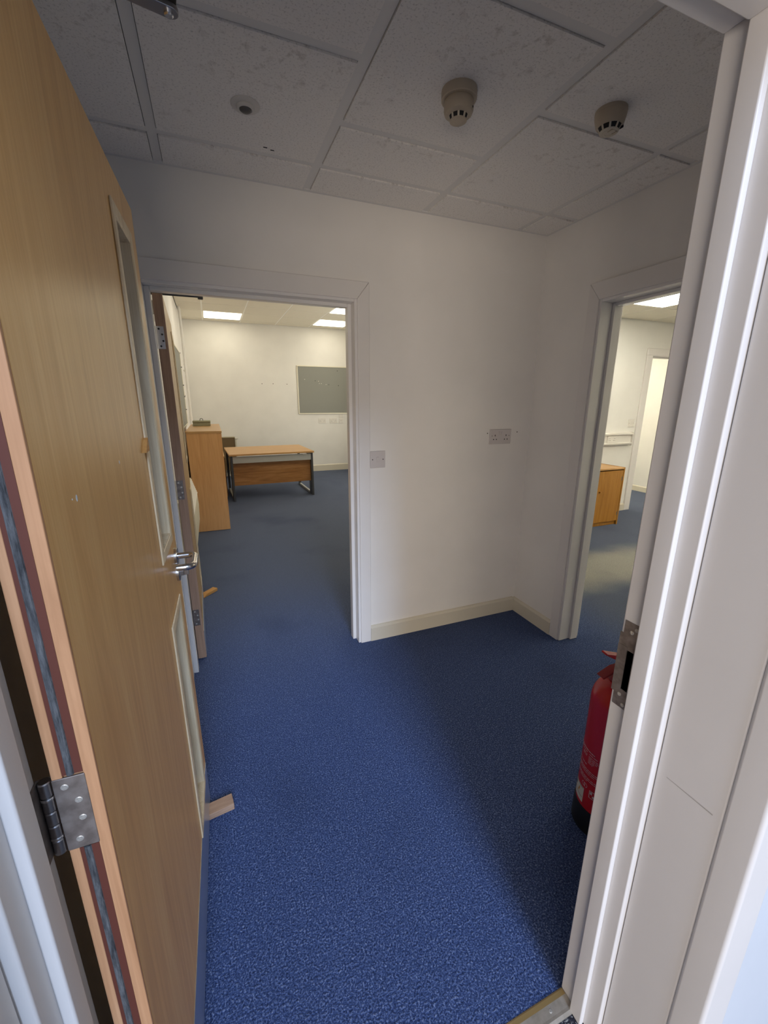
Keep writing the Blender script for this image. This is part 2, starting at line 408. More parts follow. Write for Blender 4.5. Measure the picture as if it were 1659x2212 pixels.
xc = [3.12, 4.0, 4.6, 5.2, 5.8, 6.55]; yc = [4.08, 4.7, 5.3, 6.2]
lc = {(3, 1): 'z', (2, 1): 'z'}
grid_ceiling('ceiling_inner', 'suspended tile ceiling of the inner room', xc, yc, ZB, lc, M_TILE_A, M_TEE_A, 0)

def ceiling_light(x0, x1, y0, y1, z, m, label, group=None):
    t = thing('ceiling_light', label, 'light', ((x0+x1)/2, (y0+y1)/2, z), group=group)
    g = 0.011
    a, b, c, d = x0+g, x1-g, y0+g, y1-g
    obj('light_frame', B((a, b, c, c+0.012, z, z+0.05), (a, b, d-0.012, d, z, z+0.05), (a, a+0.012, c+0.012, d-0.012, z, z+0.05), (b-0.012, b, c+0.012, d-0.012, z, z+0.05)), M_ALU, t)
    obj('diffuser', B((a+0.012, b-0.012, c+0.012, d-0.012, z-0.006, z+0.004)), m, t)
    return t
LBL = {(1, 9): 'lit square ceiling panel near the far wall above the brown bookcase', (1, 6): 'lit ceiling panel cut off by the office door head beside the closer arm',
       (4, 9): 'lit ceiling panel near the far wall above the noticeboard', (4, 7): 'lit ceiling panel above the noticeboard, farther from the far wall'}
for (i, j), s in la.items():
    ceiling_light(xa[i], xa[i+1], ya[j], ya[j+1], ZA, M_PANEL_A, LBL.get((i, j), 'lit square ceiling panel in the first office hidden behind the doorway'), 'lit ceiling panels of the first office' if s != 'x' else 'hidden ceiling panels of the first office')
for (i, j) in lb:
    ceiling_light(xb[i], xb[i+1], yb[j], yb[j+1], ZB, M_PANEL_B if (i, j) == (3, 6) else M_PANEL_A if (i, j) == (1, 2) else M_PANEL_BW, 'bright white ceiling panel seen through the second office doorway above the oak cabinet' if (i, j) == (3, 6) else 'white ceiling panel of the second office hidden behind the wall', None if (i, j) == (3, 6) else 'hidden ceiling panels of the second office')
for (i, j) in lc:
    ceiling_light(xc[i], xc[i+1], yc[j], yc[j+1], ZB, M_PANEL_C, 'ceiling panel of the inner room hidden behind the wall', 'hidden ceiling panels of the inner room')

# ------------------------------------------------------------------ door frames and skirtings
# trim_1: frame of the nearest doorway
T1 = thing('trim_1', 'white gloss frame of the nearest doorway with stops and reveals', 'door frame', (0.24, 0.44, 0), kind='structure')
HZ = 1.951
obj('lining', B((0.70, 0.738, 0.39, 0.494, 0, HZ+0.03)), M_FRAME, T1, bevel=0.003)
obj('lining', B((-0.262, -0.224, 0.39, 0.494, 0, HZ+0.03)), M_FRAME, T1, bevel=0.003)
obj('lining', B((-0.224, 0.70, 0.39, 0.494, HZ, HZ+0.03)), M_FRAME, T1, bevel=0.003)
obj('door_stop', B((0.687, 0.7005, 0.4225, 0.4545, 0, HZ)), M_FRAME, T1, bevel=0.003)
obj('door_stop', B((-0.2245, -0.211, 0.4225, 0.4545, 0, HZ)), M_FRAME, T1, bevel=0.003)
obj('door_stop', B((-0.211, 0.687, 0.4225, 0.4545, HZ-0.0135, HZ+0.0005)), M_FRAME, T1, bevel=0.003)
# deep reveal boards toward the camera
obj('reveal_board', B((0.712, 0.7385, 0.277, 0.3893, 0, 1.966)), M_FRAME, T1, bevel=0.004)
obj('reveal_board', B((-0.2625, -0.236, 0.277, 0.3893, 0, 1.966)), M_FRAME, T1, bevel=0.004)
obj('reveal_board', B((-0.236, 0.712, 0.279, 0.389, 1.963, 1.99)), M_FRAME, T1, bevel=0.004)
for s, x0, x1 in ((1, 0.7095, 0.79), (-1, -0.314, -0.2335)):
    obj('architrave', B((x0, x1, 0.228, 0.2785, 0, 2.04)), M_FRAME, T1, bevel=0.007, seg=3)
obj('architrave', B((-0.233, 0.709, 0.228, 0.2775, 1.96, 2.04)), M_FRAME, T1, bevel=0.007, seg=3)
# scuff across the right reveal
bm = bmesh.new(); q = [(0.7117, 0.370, 0.8006), (0.7117, 0.292, 0.8012), (0.7117, 0.292, 0.7990), (0.7117, 0.370, 0.7998)]
bm.faces.new([bm.verts.new(p) for p in q]); obj('scuff_mark', bm, mat('grey_scuff', (0.40, 0.38, 0.36), 0.7), T1)
# strike plate on the right lining
sp = obj('strike_plate', B((0.6985, 0.7005, 0.4565, 0.488, 0.878, 0.905), (0.6985, 0.7005, 0.4565, 0.488, 1.035, 1.0625),
                           (0.6985, 0.7005, 0.4565, 0.4615, 0.905, 1.035), (0.6985, 0.7005, 0.4755, 0.4945, 0.905, 1.035),
                           (0.6985, 0.7005, 0.4615, 0.4755, 0.905, 0.918), (0.6985, 0.7005, 0.4615, 0.4755, 1.004, 1.035)), M_HINGE, T1)
sp['label'] = 'dark steel strike plate with four screws'
obj('keep_hole', B((0.7000, 0.7035, 0.4615, 0.4755, 0.918, 1.004)), M_BLACK, sp)
obj('latch_lip', B((0.6978, 0.6986, 0.4755, 0.4945, 0.990, 1.010)), M_HINGE, sp)
RX = Matrix.Rotation(PI/2, 4, 'Y')
def screw_bm(c, rot, r=0.0042):
    bm = bmesh.new(); lathe(bm, [(r, -0.0005), (r, 0.0003), (r*0.80, 0.0006)], (0, 0, 0), 16)
    g = r*0.13
    for k in range(4):                      # four raised quarters leave the cross slot between them
        vs = prism(bm, [(g, g), (r*0.74, g), (r*0.55, r*0.55), (g, r*0.74)], 'z', 0.0005, 0.0013)
        bmesh.ops.transform(bm, matrix=Matrix.Rotation(PI/2*k + 0.3, 4, 'Z'), verts=vs)
    bmesh.ops.transform(bm, matrix=Matrix.Translation(c) @ rot, verts=bm.verts)
    return bm
def screw(parent, c, rot, r=0.0042, w=True):
    o = obj('screw', screw_bm(c, rot, r), M_SCREW, parent, w)
    return o
for y, z in ((0.463, 1.052), (0.472, 1.043), (0.476, 0.905), (0.466, 0.886)):
    screw(sp, (0.6984, y, z), Matrix.Rotation(-PI/2, 4, 'Y'), 0.0040)

# threshold strip
ts = thing('threshold_strip', 'worn metal carpet threshold strip on the floor by the right jamb', 'threshold strip', (0.24, 0.465, 0))
bm = bmesh.new(); prism(bm, [(0.445, -0.001), (0.445, 0.002), (0.452, 0.0042), (0.458, 0.0036), (0.478, 0.0046), (0.489, 0.003), (0.4915, -0.001)], 'x', -0.222, 0.699)
obj('strip', bm, M_STRIP, ts)
bm = bmesh.new(); prism(bm, [(0.4785, 0.0046), (0.489, 0.0034), (0.4925, 0.0008), (0.4785, 0.0008)], 'x', -0.222, 0.6985)
obj('edge', bm, M_BRASS, ts)
for x in (0.64, 0.24, -0.16):
    obj('screw', screw_bm((x, 0.468, 0.0042), Matrix.Identity(4), 0.0042), M_SCREW, ts)

# trim_2: frame of the doorway into the first office
T2 = thing('trim_2', 'white gloss frame of the doorway to the first office', 'door frame', (0.25, 2.25, 0), kind='structure')
H2 = 1.945
obj('lining', B((0.7215, 0.751, 2.186, 2.331, 0, H2+0.03)), M_GLOSS, T2, bevel=0.003)
obj('lining', B((-0.251, -0.222, 2.186, 2.331, 0, H2+0.03)), M_GLOSS, T2, bevel=0.003)
obj('lining', B((-0.222, 0.7215, 2.186, 2.331, H2, H2+0.03)), M_GLOSS, T2, bevel=0.003)
obj('door_stop', B((0.702, 0.722, 2.240, 2.285, 0, H2)), M_GLOSS, T2, bevel=0.003)
obj('door_stop', B((-0.2225, -0.199, 2.240, 2.285, 0, H2)), M_GLOSS, T2, bevel=0.003)
obj('door_stop', B((-0.199, 0.702, 2.240, 2.285, H2-0.017, H2+0.0005)), M_GLOSS, T2, bevel=0.003)
def mitre(bm, pts, y0, y1): prism(bm, pts, 'y', y0, y1)
ax0, ax1, az0, az1 = 0.735, 0.800, 1.957, 2.040
bm = bmesh.new(); mitre(bm, [(ax0, 0), (ax1, 0), (ax1, az1), (ax0, az0)], 2.177, 2.194); obj('architrave', bm, M_TRIM, T2, bevel=0.003)
bm = bmesh.new(); mitre(bm, [(-0.300, 0), (-0.235, 0), (-0.235, az0), (-0.300, az1)], 2.177, 2.194); obj('architrave', bm, M_TRIM, T2, bevel=0.003)
bm = bmesh.new(); mitre(bm, [(-0.235, az0+0.001), (ax0, az0+0.001), (ax1-0.001, az1), (-0.299, az1)], 2.177, 2.194); obj('architrave', bm, M_TRIM, T2, bevel=0.003)
for s in (0,):
    obj('architrave', B((0.735, 0.80, 2.331, 2.346, 0, 2.04)), M_TRIM, T2)
    obj('architrave', B((-0.235, 0.735, 2.331, 2.346, 1.957, 2.04)), M_TRIM, T2)

# trim_3: frame of the doorway into the second office (right wall)
T3 = thing('trim_3', 'white frame of the doorway to the second office', 'door frame', (1.98, 1.29, 0), kind='structure')
H3 = 1.955
obj('lining', B((1.902, 2.058, 1.74, 1.771, 0, H3+0.03)), M_GLOSS, T3, bevel=0.003)
obj('lining', B((1.902, 2.058, 0.809, 0.84, 0, H3+0.03)), M_GLOSS, T3, bevel=0.003)
obj('lining', B((1.902, 2.058, 0.84, 1.74, H3, H3+0.03)), M_GLOSS, T3, bevel=0.003)
obj('door_stop', B((1.980, 2.035, 1.724, 1.7405, 0, H3)), M_GLOSS, T3, bevel=0.003)
obj('door_stop', B((1.980, 2.035, 0.8395, 0.855, 0, H3)), M_GLOSS, T3, bevel=0.003)
obj('door_stop', B((1.980, 2.035, 0.855, 1.724, H3-0.015, H3+0.0005)), M_GLOSS, T3, bevel=0.003)
bm = bmesh.new(); prism(bm, [(1.752, 0), (1.820, 0), (1.820, 2.053), (1.752, 1.967)], 'x', 1.894, 1.91); obj('architrave', bm, M_TRIM, T3, bevel=0.003)
bm = bmesh.new(); prism(bm, [(0.76, 0), (0.828, 0), (0.828, 1.967), (0.76, 2.053)], 'x', 1.894, 1.91); obj('architrave', bm, M_TRIM, T3, bevel=0.003)
bm = bmesh.new(); prism(bm, [(0.828, 1.968), (1.752, 1.968), (1.819, 2.053), (0.761, 2.053)], 'x', 1.894, 1.91); obj('architrave', bm, M_TRIM, T3, bevel=0.003)

# trim_4: frame of the inner doorway seen through the second office
T4 = thing('trim_4', 'white frame of the inner doorway beyond the oak cabinet', 'door frame', (5.74, 4.0, 0), kind='structure')
obj('lining', B((5.262, 5.291, 3.93, 4.09, 0, 2.035)), M_TRIM, T4); obj('lining', B((6.189, 6.215, 3.93, 4.09, 0, 2.035)), M_TRIM, T4)
obj('lining', B((5.291, 6.189, 3.93, 4.09, 2.02, 2.05)), M_TRIM, T4)
obj('door_stop', B((5.291, 6.189, 3.99, 4.03, 2.004, 2.0205)), M_TRIM, T4)
obj('architrave', B((5.185, 5.28, 3.925, 3.945, 0, 2.03)), M_TRIM, T4, bevel=0.006)
obj('architrave', B((5.185, 6.29, 3.925, 3.945, 2.03, 2.112)), M_TRIM, T4, bevel=0.006)
obj('architrave', B((6.20, 6.29, 3.925, 3.945, 0, 2.03)), M_TRIM, T4, bevel=0.006)

def skirt(name, label, axis, c0, c1, a0, a1, h, inward):
    """profiled skirting along an axis; c0 wall face, c1 front face"""
    bm = bmesh.new()
    pts = [(c0, 0), (c1, 0), (c1, h-0.014), ((c0+c1)/2, h-0.003), (c0, h)]
    prism(bm, pts, axis, a0, a1)
    return struct(name, bm, M_SKIRT, label, 'skirting')
skirt('baseboard_far', 'cream skirting under the switch and double socket', 'x', 2.194, 2.176, 0.80, 1.892, 0.102, -1)
skirt('baseboard_right', 'short cream skirting between the hall corner and second doorway', 'y', 1.91, 1.892, 1.82, 2.194, 0.098, -1)
skirt('baseboard_right_near', 'cream skirting behind the fire extinguisher', 'y', 1.91, 1.892, 0.49, 0.76, 0.098, -1)
skirt('baseboard_near', 'cream skirting on the near wall behind the fire extinguisher', 'x', 0.49, 0.508, 0.74, 1.892, 0.098, 1)
skirt('baseboard_office_far', 'cream skirting under the noticeboard wall', 'x', 8.713, 8.695, -0.34, 3.0, 0.133, -1)
skirt('baseboard_office_left', 'cream skirting on the left office wall behind the bookcase', 'y', -0.34, -0.326, 2.35, 8.69, 0.12, 1)
skirt('baseboard_second_office', 'white skirting behind the oak cabinet', 'x', 3.945, 3.927, 2.06, 5.185, 0.10, -1)
skirt('baseboard_inner', 'cream skirting seen through the inner doorway', 'y', 6.55, 6.532, 4.08, 6.2, 0.092, -1)

# ------------------------------------------------------------------ door leaves
LW, LT, LH = 0.918, 0.044, 1.943
def make_leaf(name, label, loc, ang, m_face, m_edge):
    """local frame: x from hinge edge to latch edge, y into the leaf away from the visible face, z up"""
    r = thing(name, label, 'door', loc, ang, kind='structure')
    z0 = 0.008
    vx = (0.615, 0.828); vis = ((0.172, 0.893), (1.065, 1.862))
    bw = 0.028
    hx = (vx[0]+bw-0.004, vx[1]-bw+0.004)
    hz = [(a+bw-0.004, b-bw+0.004) for a, b in vis]
    bm = bmesh.new()
    box(bm, 0.006, hx[0], 0, LT, z0, LH); box(bm, hx[1], LW, 0, LT, z0, LH)
    box(bm, hx[0], hx[1], 0, LT, z0, hz[0][0]); box(bm, hx[0], hx[1], 0, LT, hz[0][1], hz[1][0]); box(bm, hx[0], hx[1], 0, LT, hz[1][1], LH)
    obj('leaf', bm, m_face, r, False)
    obj('lipping', B((0.0, 0.006, 0, 0.0135, z0, LH), (0.0, 0.006, 0.0335, LT, z0, LH), (0.003, 0.006, 0.0135, 0.0335, z0, LH)), m_edge, r, False, bevel=0.0012)
    for i, (a, b) in enumerate(vis):
        for side in (0, 1):
            y0, y1 = ((-0.005, 0.019) if side == 0 else (0.025, 0.049))
            yo = (-0.005, 0.0) if side == 0 else (LT, 0.049)
            f = obj('bead_frame', B((vx[0], vx[0]+bw, *yo, a, b), (vx[1]-bw, vx[1], *yo, a, b), (vx[0]+bw, vx[1]-bw, *yo, a, a+bw), (vx[0]+bw, vx[1]-bw, *yo, b-bw, b)), M_PINE, r, False, bevel=0.0025)
            obj('glazing_bead', B((hx[0], hx[0]+0.008, y0+0.0015, y1, hz[i][0], hz[i][1]), (hx[1]-0.008, hx[1], y0+0.0015, y1, hz[i][0], hz[i][1]),
                                  (hx[0]+0.008, hx[1]-0.008, y0+0.0015, y1, hz[i][0], hz[i][0]+0.008), (hx[0]+0.008, hx[1]-0.008, y0+0.0015, y1, hz[i][1]-0.008, hz[i][1])), M_PINE, f, False)
        obj('vision_pane', B((hx[0]+0.001, hx[1]-0.001, 0.019, 0.025, hz[i][0]+0.001, hz[i][1]-0.001)), M_GLASS, r, False)
    return r

ANG1 = math.atan2(0.99975, 0.0223)
D1 = make_leaf('door_1', 'open oak veneered door at the left with slim vision panels and lever handle', (-0.1632, 0.487, 0), ANG1, M_VENEER, M_LIP)
# fire seal in the hinge edge, broken by the hinge
for z0, z1 in ((0.008, 0.944), (1.052, LH)):
    s = obj('fire_seal', B((0.0006, 0.0035, 0.0135, 0.0335, z0, z1)), M_SEAL, D1, False)
    s['label'] = 'red-brown intumescent strip with grey brush pile'
    bm = bmesh.new(); prism(bm, [(0.0030, 0.0205), (-0.0012, 0.0225), (-0.0018, 0.0255), (-0.0012, 0.0285), (0.0030, 0.0305)], 'z', z0, z1)
    obj('brush_pile', bm, M_PILE, s, False)
obj('kick_plate', B((0.012, LW-0.006, -0.0016, 0.0004, 0.010, 0.172)), M_KICK, D1, False)
# hinge
hz0, hz1 = 0.946, 1.050
h = obj('hinge', B((-0.0012, 0.001, 0.0120, 0.0440, hz0, hz1)), M_HINGE, D1, False, bevel=0.0008)
bm = bmesh.new(); kz = [hz0+0.002, hz0+0.020, hz0+0.0215, hz0+0.044, hz0+0.0455, hz0+0.067, hz0+0.0685, hz0+0.0845, hz0+0.086, hz1]
for a, b in ((hz0, hz0+0.0215), (hz0+0.0222, hz0+0.043), (hz0+0.0437, hz0+0.0625), (hz0+0.0632, hz0+0.0835), (hz0+0.0842, hz1)):
    lathe(bm, [(0.0055, a), (0.0068, a+0.0012), (0.0068, b-0.0012), (0.0055, b)], (0.0025, 0.0515, 0), 20)
obj('knuckle', bm, M_KNUCKLE, h, False, smooth=True)
bm = bmesh.new()
for z in (hz0+0.0225, hz0+0.0795): lathe(bm, [(0.0070, z), (0.0073, z+0.001), (0.0073, z+0.0028), (0.0070, z+0.0038)], (0.0025, 0.0515, 0), 20)
obj('hinge_bearing', bm, M_BRIGHT, h, False, smooth=True)
RYm = Matrix.Rotation(-PI/2, 4, 'Y')
for y, z in ((0.0330, hz1-0.012), (0.0225, hz1-0.034), (0.0225, hz1-0.060), (0.0300, hz0+0.014)):
    screw(h, (-0.0012, y, z), RYm, 0.0040, False)
# frame-side hinge flap (fixed to the lining)
fl = obj('hinge_flap', B((-0.2242, -0.2218, 0.458, 0.4945, hz0, hz1), (-0.2230, -0.2165, 0.4925, 0.4955, hz0, hz0+0.021), (-0.2230, -0.2165, 0.4925, 0.4955, hz0+0.044, hz0+0.062), (-0.2230, -0.2165, 0.4925, 0.4955, hz1-0.02, hz1)), M_HINGE, T1, bevel=0.0008)

def lever_set(r, xr, z, zk, side=1):
    """lever on rose with a separate lock escutcheon; side=1 on the visible face (local -y)"""
    R90 = Matrix.Rotation(PI/2, 4, 'X') if side == 1 else Matrix.Rotation(-PI/2, 4, 'X')
    s = -1 if side == 1 else 1; y0 = 0 if side == 1 else LT
    hd = obj('lever_handle', bmesh.new() if False else _lever(xr, z, y0, s), M_STEEL, r, False, smooth=True)
    bm = bmesh.new(); lathe(bm, [(0.026, 0), (0.026, 0.0065), (0.0245, 0.008), (0.010, 0.008)], (xr, y0, z), 36, R90); obj('rose', bm, M_STEEL, hd, False, smooth=True)
    bm = bmesh.new(); lathe(bm, [(0.026, 0), (0.026, 0.0065), (0.0245, 0.008), (0.010, 0.008)], (xr, y0, zk), 36, R90)
    es = obj('escutcheon', bm, M_STEEL, r, False, smooth=True)
    bm = bmesh.new(); box(bm, xr-0.0055, xr+0.0055, min(y0, y0+s*0.019), max(y0, y0+s*0.019), zk-0.010, zk+0.006)
    box(bm, xr-0.005, xr+0.005, min(y0+s*0.0195, y0+s*0.033), max(y0+s*0.0195, y0+s*0.033), zk-0.009, zk+0.007)
    obj('thumb_turn', bm, M_KNUCKLE, es, False, bevel=0.001)
def _lever(xr, z, y0, s):
    bm = bmesh.new(); R = 0.0095; pr = 0.058; ln = 0.105; cr = 0.020
    pts = [(xr, y0+s*0.004, z), (xr, y0+s*(pr-cr), z)]
    pts += arc((xr-cr, y0+s*(pr-cr), z), (1, 0, 0), (0, s, 0), cr, 0, PI/2, 8)[1:]
    pts += [(xr-ln+cr, y0+s*pr, z)]
    pts += arc((xr-ln+cr, y0+s*(pr-cr), z), (0, s, 0), (-1, 0, 0), cr, 0, PI/2, 8)[1:]
    pts += [(xr-ln, y0+s*0.014, z)]
    tube(bm, pts, R, 18); return bm
lever_set(D1, 0.858, 1.004, 0.950, 1)
lever_set(D1, 0.858, 1.004, 0.950, -1)
# chips in the door face
for x, z, a, b in ((0.108, 1.351, 0.0035, 0.0055), (0.35, 1.362, 0.002, 0.004), (0.092, 1.353, 0.0012, 0.0015)):
    bm = bmesh.new(); lathe(bm, [(a, 0), (a*0.6, 0.0006)], (0, 0, 0), 7, Matrix.Translation((x, 0.0002, z)) @ Matrix.Rotation(PI/2, 4, 'X') @ Matrix.Diagonal((1, b/a, 1, 1)))
    obj('paint_chip', bm, M_CHIP, D1, False)
# closer: body on the hidden face, arms over the top of the leaf (world coordinates converted by hand)
def to_local(door, p):
    return door.matrix_basis.inverted() @ Vector(p)
def flat_link(door, a, b, w, t, m, name):
    """round-ended flat bar between two world points"""
    a, b = to_local(door, a), to_local(door, b)
    d = b-a; L = d.length; ux = d.normalized(); uy = Vector((0, 0, 1)).cross(ux).normalized(); uz = ux.cross(uy)
    bm = bmesh.new(); pts = []
    for i in range(9): an = PI/2 + PI*i/8; pts.append((w/2*math.cos(an), w/2*math.sin(an)))
    for i in range(9): an = -PI/2 + PI*i/8; pts.append((L + w/2*math.cos(an), w/2*math.sin(an)))
    prism(bm, pts, 'z', -t/2, t/2)
    mt = Matrix((ux, uy, uz)).transposed().to_4x4(); mt.translation = a
    bmesh.ops.transform(bm, matrix=mt, verts=bm.verts)
    return obj(name, bm, m, door, False, bevel=0.0012)
bpy.context.view_layer.update()
obj('closer_body', B((0.20, 0.44, LT, LT+0.042, LH-0.075, LH-0.012)), M_STEEL, D1, False, bevel=0.004)
EL = (0.000, 0.800, 1.991)
ca = flat_link(D1, (-0.232, 0.745, 1.985), EL, 0.022, 0.007, M_KNUCKLE, 'closer_arm')
flat_link(D1, EL[:2] + (2.000,), (0.020, 0.52, 2.003), 0.018, 0.005, M_DKPLASTIC, 'closer_arm')
bm = bmesh.new(); lathe(bm, [(0.0062, 0), (0.0062, 0.0025), (0.0045, 0.004)], to_local(D1, (EL[0]-0.002, EL[1], EL[2]-0.0035)), 20, Matrix.Rotation(PI, 4, 'X')); obj('pivot_screw', bm, M_BRIGHT, ca, False, smooth=True)
bm = bmesh.new(); lathe(bm, [(0.008, 0), (0.008, 0.075)], to_local(D1, (-0.232, 0.745, 1.915)), 16); obj('closer_spindle', bm, M_KNUCKLE, D1, False)
obj('closer_bracket', B((0.0, 0.04, 0.494, 0.53, 1.992, 2.0)), M_KNUCKLE, T1)

# door_2: leaf of the first office, opened against the left wall
ANG2 = math.atan2(0.99945, -0.0332)
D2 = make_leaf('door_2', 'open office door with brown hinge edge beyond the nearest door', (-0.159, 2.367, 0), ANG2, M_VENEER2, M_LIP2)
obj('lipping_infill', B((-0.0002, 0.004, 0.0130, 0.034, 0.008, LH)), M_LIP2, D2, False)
for i, (z0, z1, mm) in enumerate(((1.700, 1.801, M_BRIGHT), (0.960, 1.061, M_HINGE), (0.221, 0.320, M_HINGE))):
    hh = obj('hinge', B((-0.0016, 0.001, 0.0115, 0.0440, z0, z1)), mm, D2, False, bevel=0.0006)
    for y, z in ((0.033, z1-0.012), (0.021, z1-0.036), (0.019, z0+0.036), (0.031, z0+0.012)):
        o = obj('screw', screw_bm((-0.0017, y, z), RYm, 0.0045), M_DKPLASTIC if i == 0 else M_SCREW, hh, False)
    bm = bmesh.new(); lathe(bm, [(0.0065, z0), (0.0065, z1)], (-0.002, 0.0515, 0), 14); obj('knuckle', bm, M_KNUCKLE, hh, False, smooth=True)
obj('kick_plate', B((0.012, LW-0.006, -0.0016, 0.0004, 0.010, 0.172)), M_KICK, D2, False)
bpy.context.view_layer.update()
EA = (0.005, 2.60, 1.992)
bm = bmesh.new(); tube(bm, [to_local(D2, (-0.20, 2.585, 1.987)), to_local(D2, EA)], 0.0075, 10); ca2 = obj('closer_arm', bm, M_DESKLEG, D2, False, smooth=True)
bm = B((-0.013, 0.013, -0.013, 0.013, -0.014, 0.020)); bmesh.ops.translate(bm, verts=bm.verts, vec=to_local(D2, EA)); obj('closer_elbow', bm, M_DESKLEG, ca2, False, bevel=0.003)
bm = bmesh.new(); tube(bm, [to_local(D2, (EA[0], EA[1], 2.003)), to_local(D2, (0.04, 2.352, 2.003))], 0.006, 10); obj('closer_arm', bm, M_DESKLEG, D2, False, smooth=True)
bm = bmesh.new(); lathe(bm, [(0.008, 0), (0.008, 0.085)], to_local(D2, (-0.232, 2.585, 1.905)), 12); obj('closer_spindle', bm, M_KNUCKLE, D2, False)
bm = bmesh.new(); tube(bm, [to_local(D2, (-0.232, 2.585, 1.985)), to_local(D2, (-0.19, 2.585, 1.987))], 0.0075, 10); obj('closer_arm', bm, M_DESKLEG, D2, False)
obj('closer_body', B((0.10, 0.33, LT, LT+0.042, LH-0.075, LH-0.012)), M_STEEL, D2, False, bevel=0.004)

# ------------------------------------------------------------------ hall ceiling fittings
def smoke(name, label, c, prof_base, prof_body, slots_r, slots_z, m1, m2, tilt=0):
    t = thing(name, label, 'smoke detector', c, tilt)
    F = Matrix.Rotation(PI, 4, 'X')
    bm = bmesh.new(); lathe(bm, prof_base, (0, 0, 0), 48, F); obj('mounting_base', bm, m1, t, False, smooth=True)
    bm = bmesh.new(); lathe(bm, prof_body, (0, 0, 0), 48, F); bd = obj('detector_body', bm, m1, t, False, smooth=True)
    n = 9; r, (za, zb, dr) = slots_r, slots_z
    bm = bmesh.new(); lathe(bm, [(r+dr, za), (r, zb)], (0, 0, 0), 48, F, cap=False); obj('vent_ring', bm, M_BLACK, bd, False)
    for k in range(n):
        a = 2*PI*(k+0.5)/n; w = 0.003
        bm = bmesh.new(); pts = [(r+dr-0.001, -w, -za), (r+dr+0.0016, -w, -za+0.001), (r+0.0016, -w, -zb-0.001), (r-0.001, -w, -zb)]
        v0 = [bm.verts.new(p) for p in pts]; v1 = [bm.verts.new((p[0], w, p[2])) for p in pts]
        for i in range(4): bm.faces.new((v0[i], v0[(i+1) % 4], v1[(i+1) % 4], v1[i]))
        bm.faces.new(v0[::-1]); bm.faces.new(v1)
        bmesh.ops.transform(bm, matrix=Matrix.Rotation(a, 4, 'Z'), verts=bm.verts)
        obj('vent_rib', bm, m2, t, False)
    return t, bd
# first detector: base ring then a tall body
S1, b1 = smoke('smoke_detector', 'tall yellowed smoke detector with wide base ring nearest the middle of the ceiling', (0.803, 1.372, ZC),
      [(0.0545, 0), (0.055, 0.006), (0.0545, 0.024), (0.052, 0.0265), (0.044, 0.0268)], [(0.0435, 0.0265), (0.0455, 0.030), (0.0455, 0.052), (0.0425, 0.0605), (0.0335, 0.0655)],
      0.0255, (0.0655, 0.0765, 0.0035), M_SMOKE, M_SMOKE2, 0.35)
bm = bmesh.new(); lathe(bm, [(0.0290, 0.0635), (0.0335, 0.0655), (0.0335, 0.064)], (0, 0, 0), 40, Matrix.Rotation(PI, 4, 'X'), cap=False); obj('rim', bm, M_SMOKE, b1, False, smooth=True)
bm = bmesh.new(); lathe(bm, [(0.0268, 0.0765), (0.0265, 0.0785), (0.023, 0.0805), (0.010, 0.0812)], (0, 0, 0), 40, Matrix.Rotation(PI, 4, 'X')); obj('detector_cap', bm, M_SMOKE, b1, False, smooth=True)
obj('indicator_hole', B((0.012, 0.015, -0.0456, -0.044, -0.056, -0.051)), M_BLACK, b1, False)
S2, b2 = smoke('smoke_detector', 'shallow cone shaped smoke detector near the right doorway, beside a tile joint', (1.315, 1.262, ZC),
      [(0.049, 0), (0.0495, 0.008), (0.0485, 0.010)], [(0.0487, 0.0104), (0.0483, 0.018), (0.043, 0.040), (0.0375, 0.046)],
      0.0285, (0.046, 0.0575, 0.007), M_SMOKE, M_SMOKE2, 0.1)
bm = bmesh.new(); lathe(bm, [(0.030, 0.0575), (0.029, 0.0595), (0.024, 0.061), (0.021, 0.0605), (0.0205, 0.0615), (0.013, 0.062), (0.0125, 0.061), (0.004, 0.0615)], (0, 0, 0), 40, Matrix.Rotation(PI, 4, 'X')); obj('detector_cap', bm, M_SMOKE2, b2, False, smooth=True)
for x in (-0.012, 0.010): obj('test_port', B((x, x+0.004, -0.021, -0.004, -0.0632, -0.061)), M_SMOKE, b2, False)
obj('indicator_slot', B((0.020, 0.0222, -0.036, -0.024, -0.0555, -0.0485)), M_BLACK, b2, False)
# occupancy sensor
t = thing('ceiling_sensor', 'small round white ceiling sensor with a dark domed centre', 'sensor', (0.197, 1.690, ZC))
FX = Matrix.Rotation(PI, 4, 'X')
bm = bmesh.new(); lathe(bm, [(0.046, 0), (0.046, 0.002), (0.041, 0.0055), (0.029, 0.0065)], (0, 0, 0), 44, FX); obj('flange', bm, M_SENSOR, t, False, smooth=True)
bm = bmesh.new(); lathe(bm, [(0.0285, 0.005), (0.0285, 0.010), (0.026, 0.0135), (0.0205, 0.014), (0.0195, 0.012)], (0, 0, 0), 44, FX); obj('collar', bm, M_SENSOR, t, False, smooth=True)
bm = bmesh.new(); lathe(bm, [(0.0194, 0.011), (0.018, 0.015), (0.013, 0.019), (0.004, 0.021)], (0, 0, 0), 36, FX); obj('lens', bm, M_LENS, t, False, smooth=True)

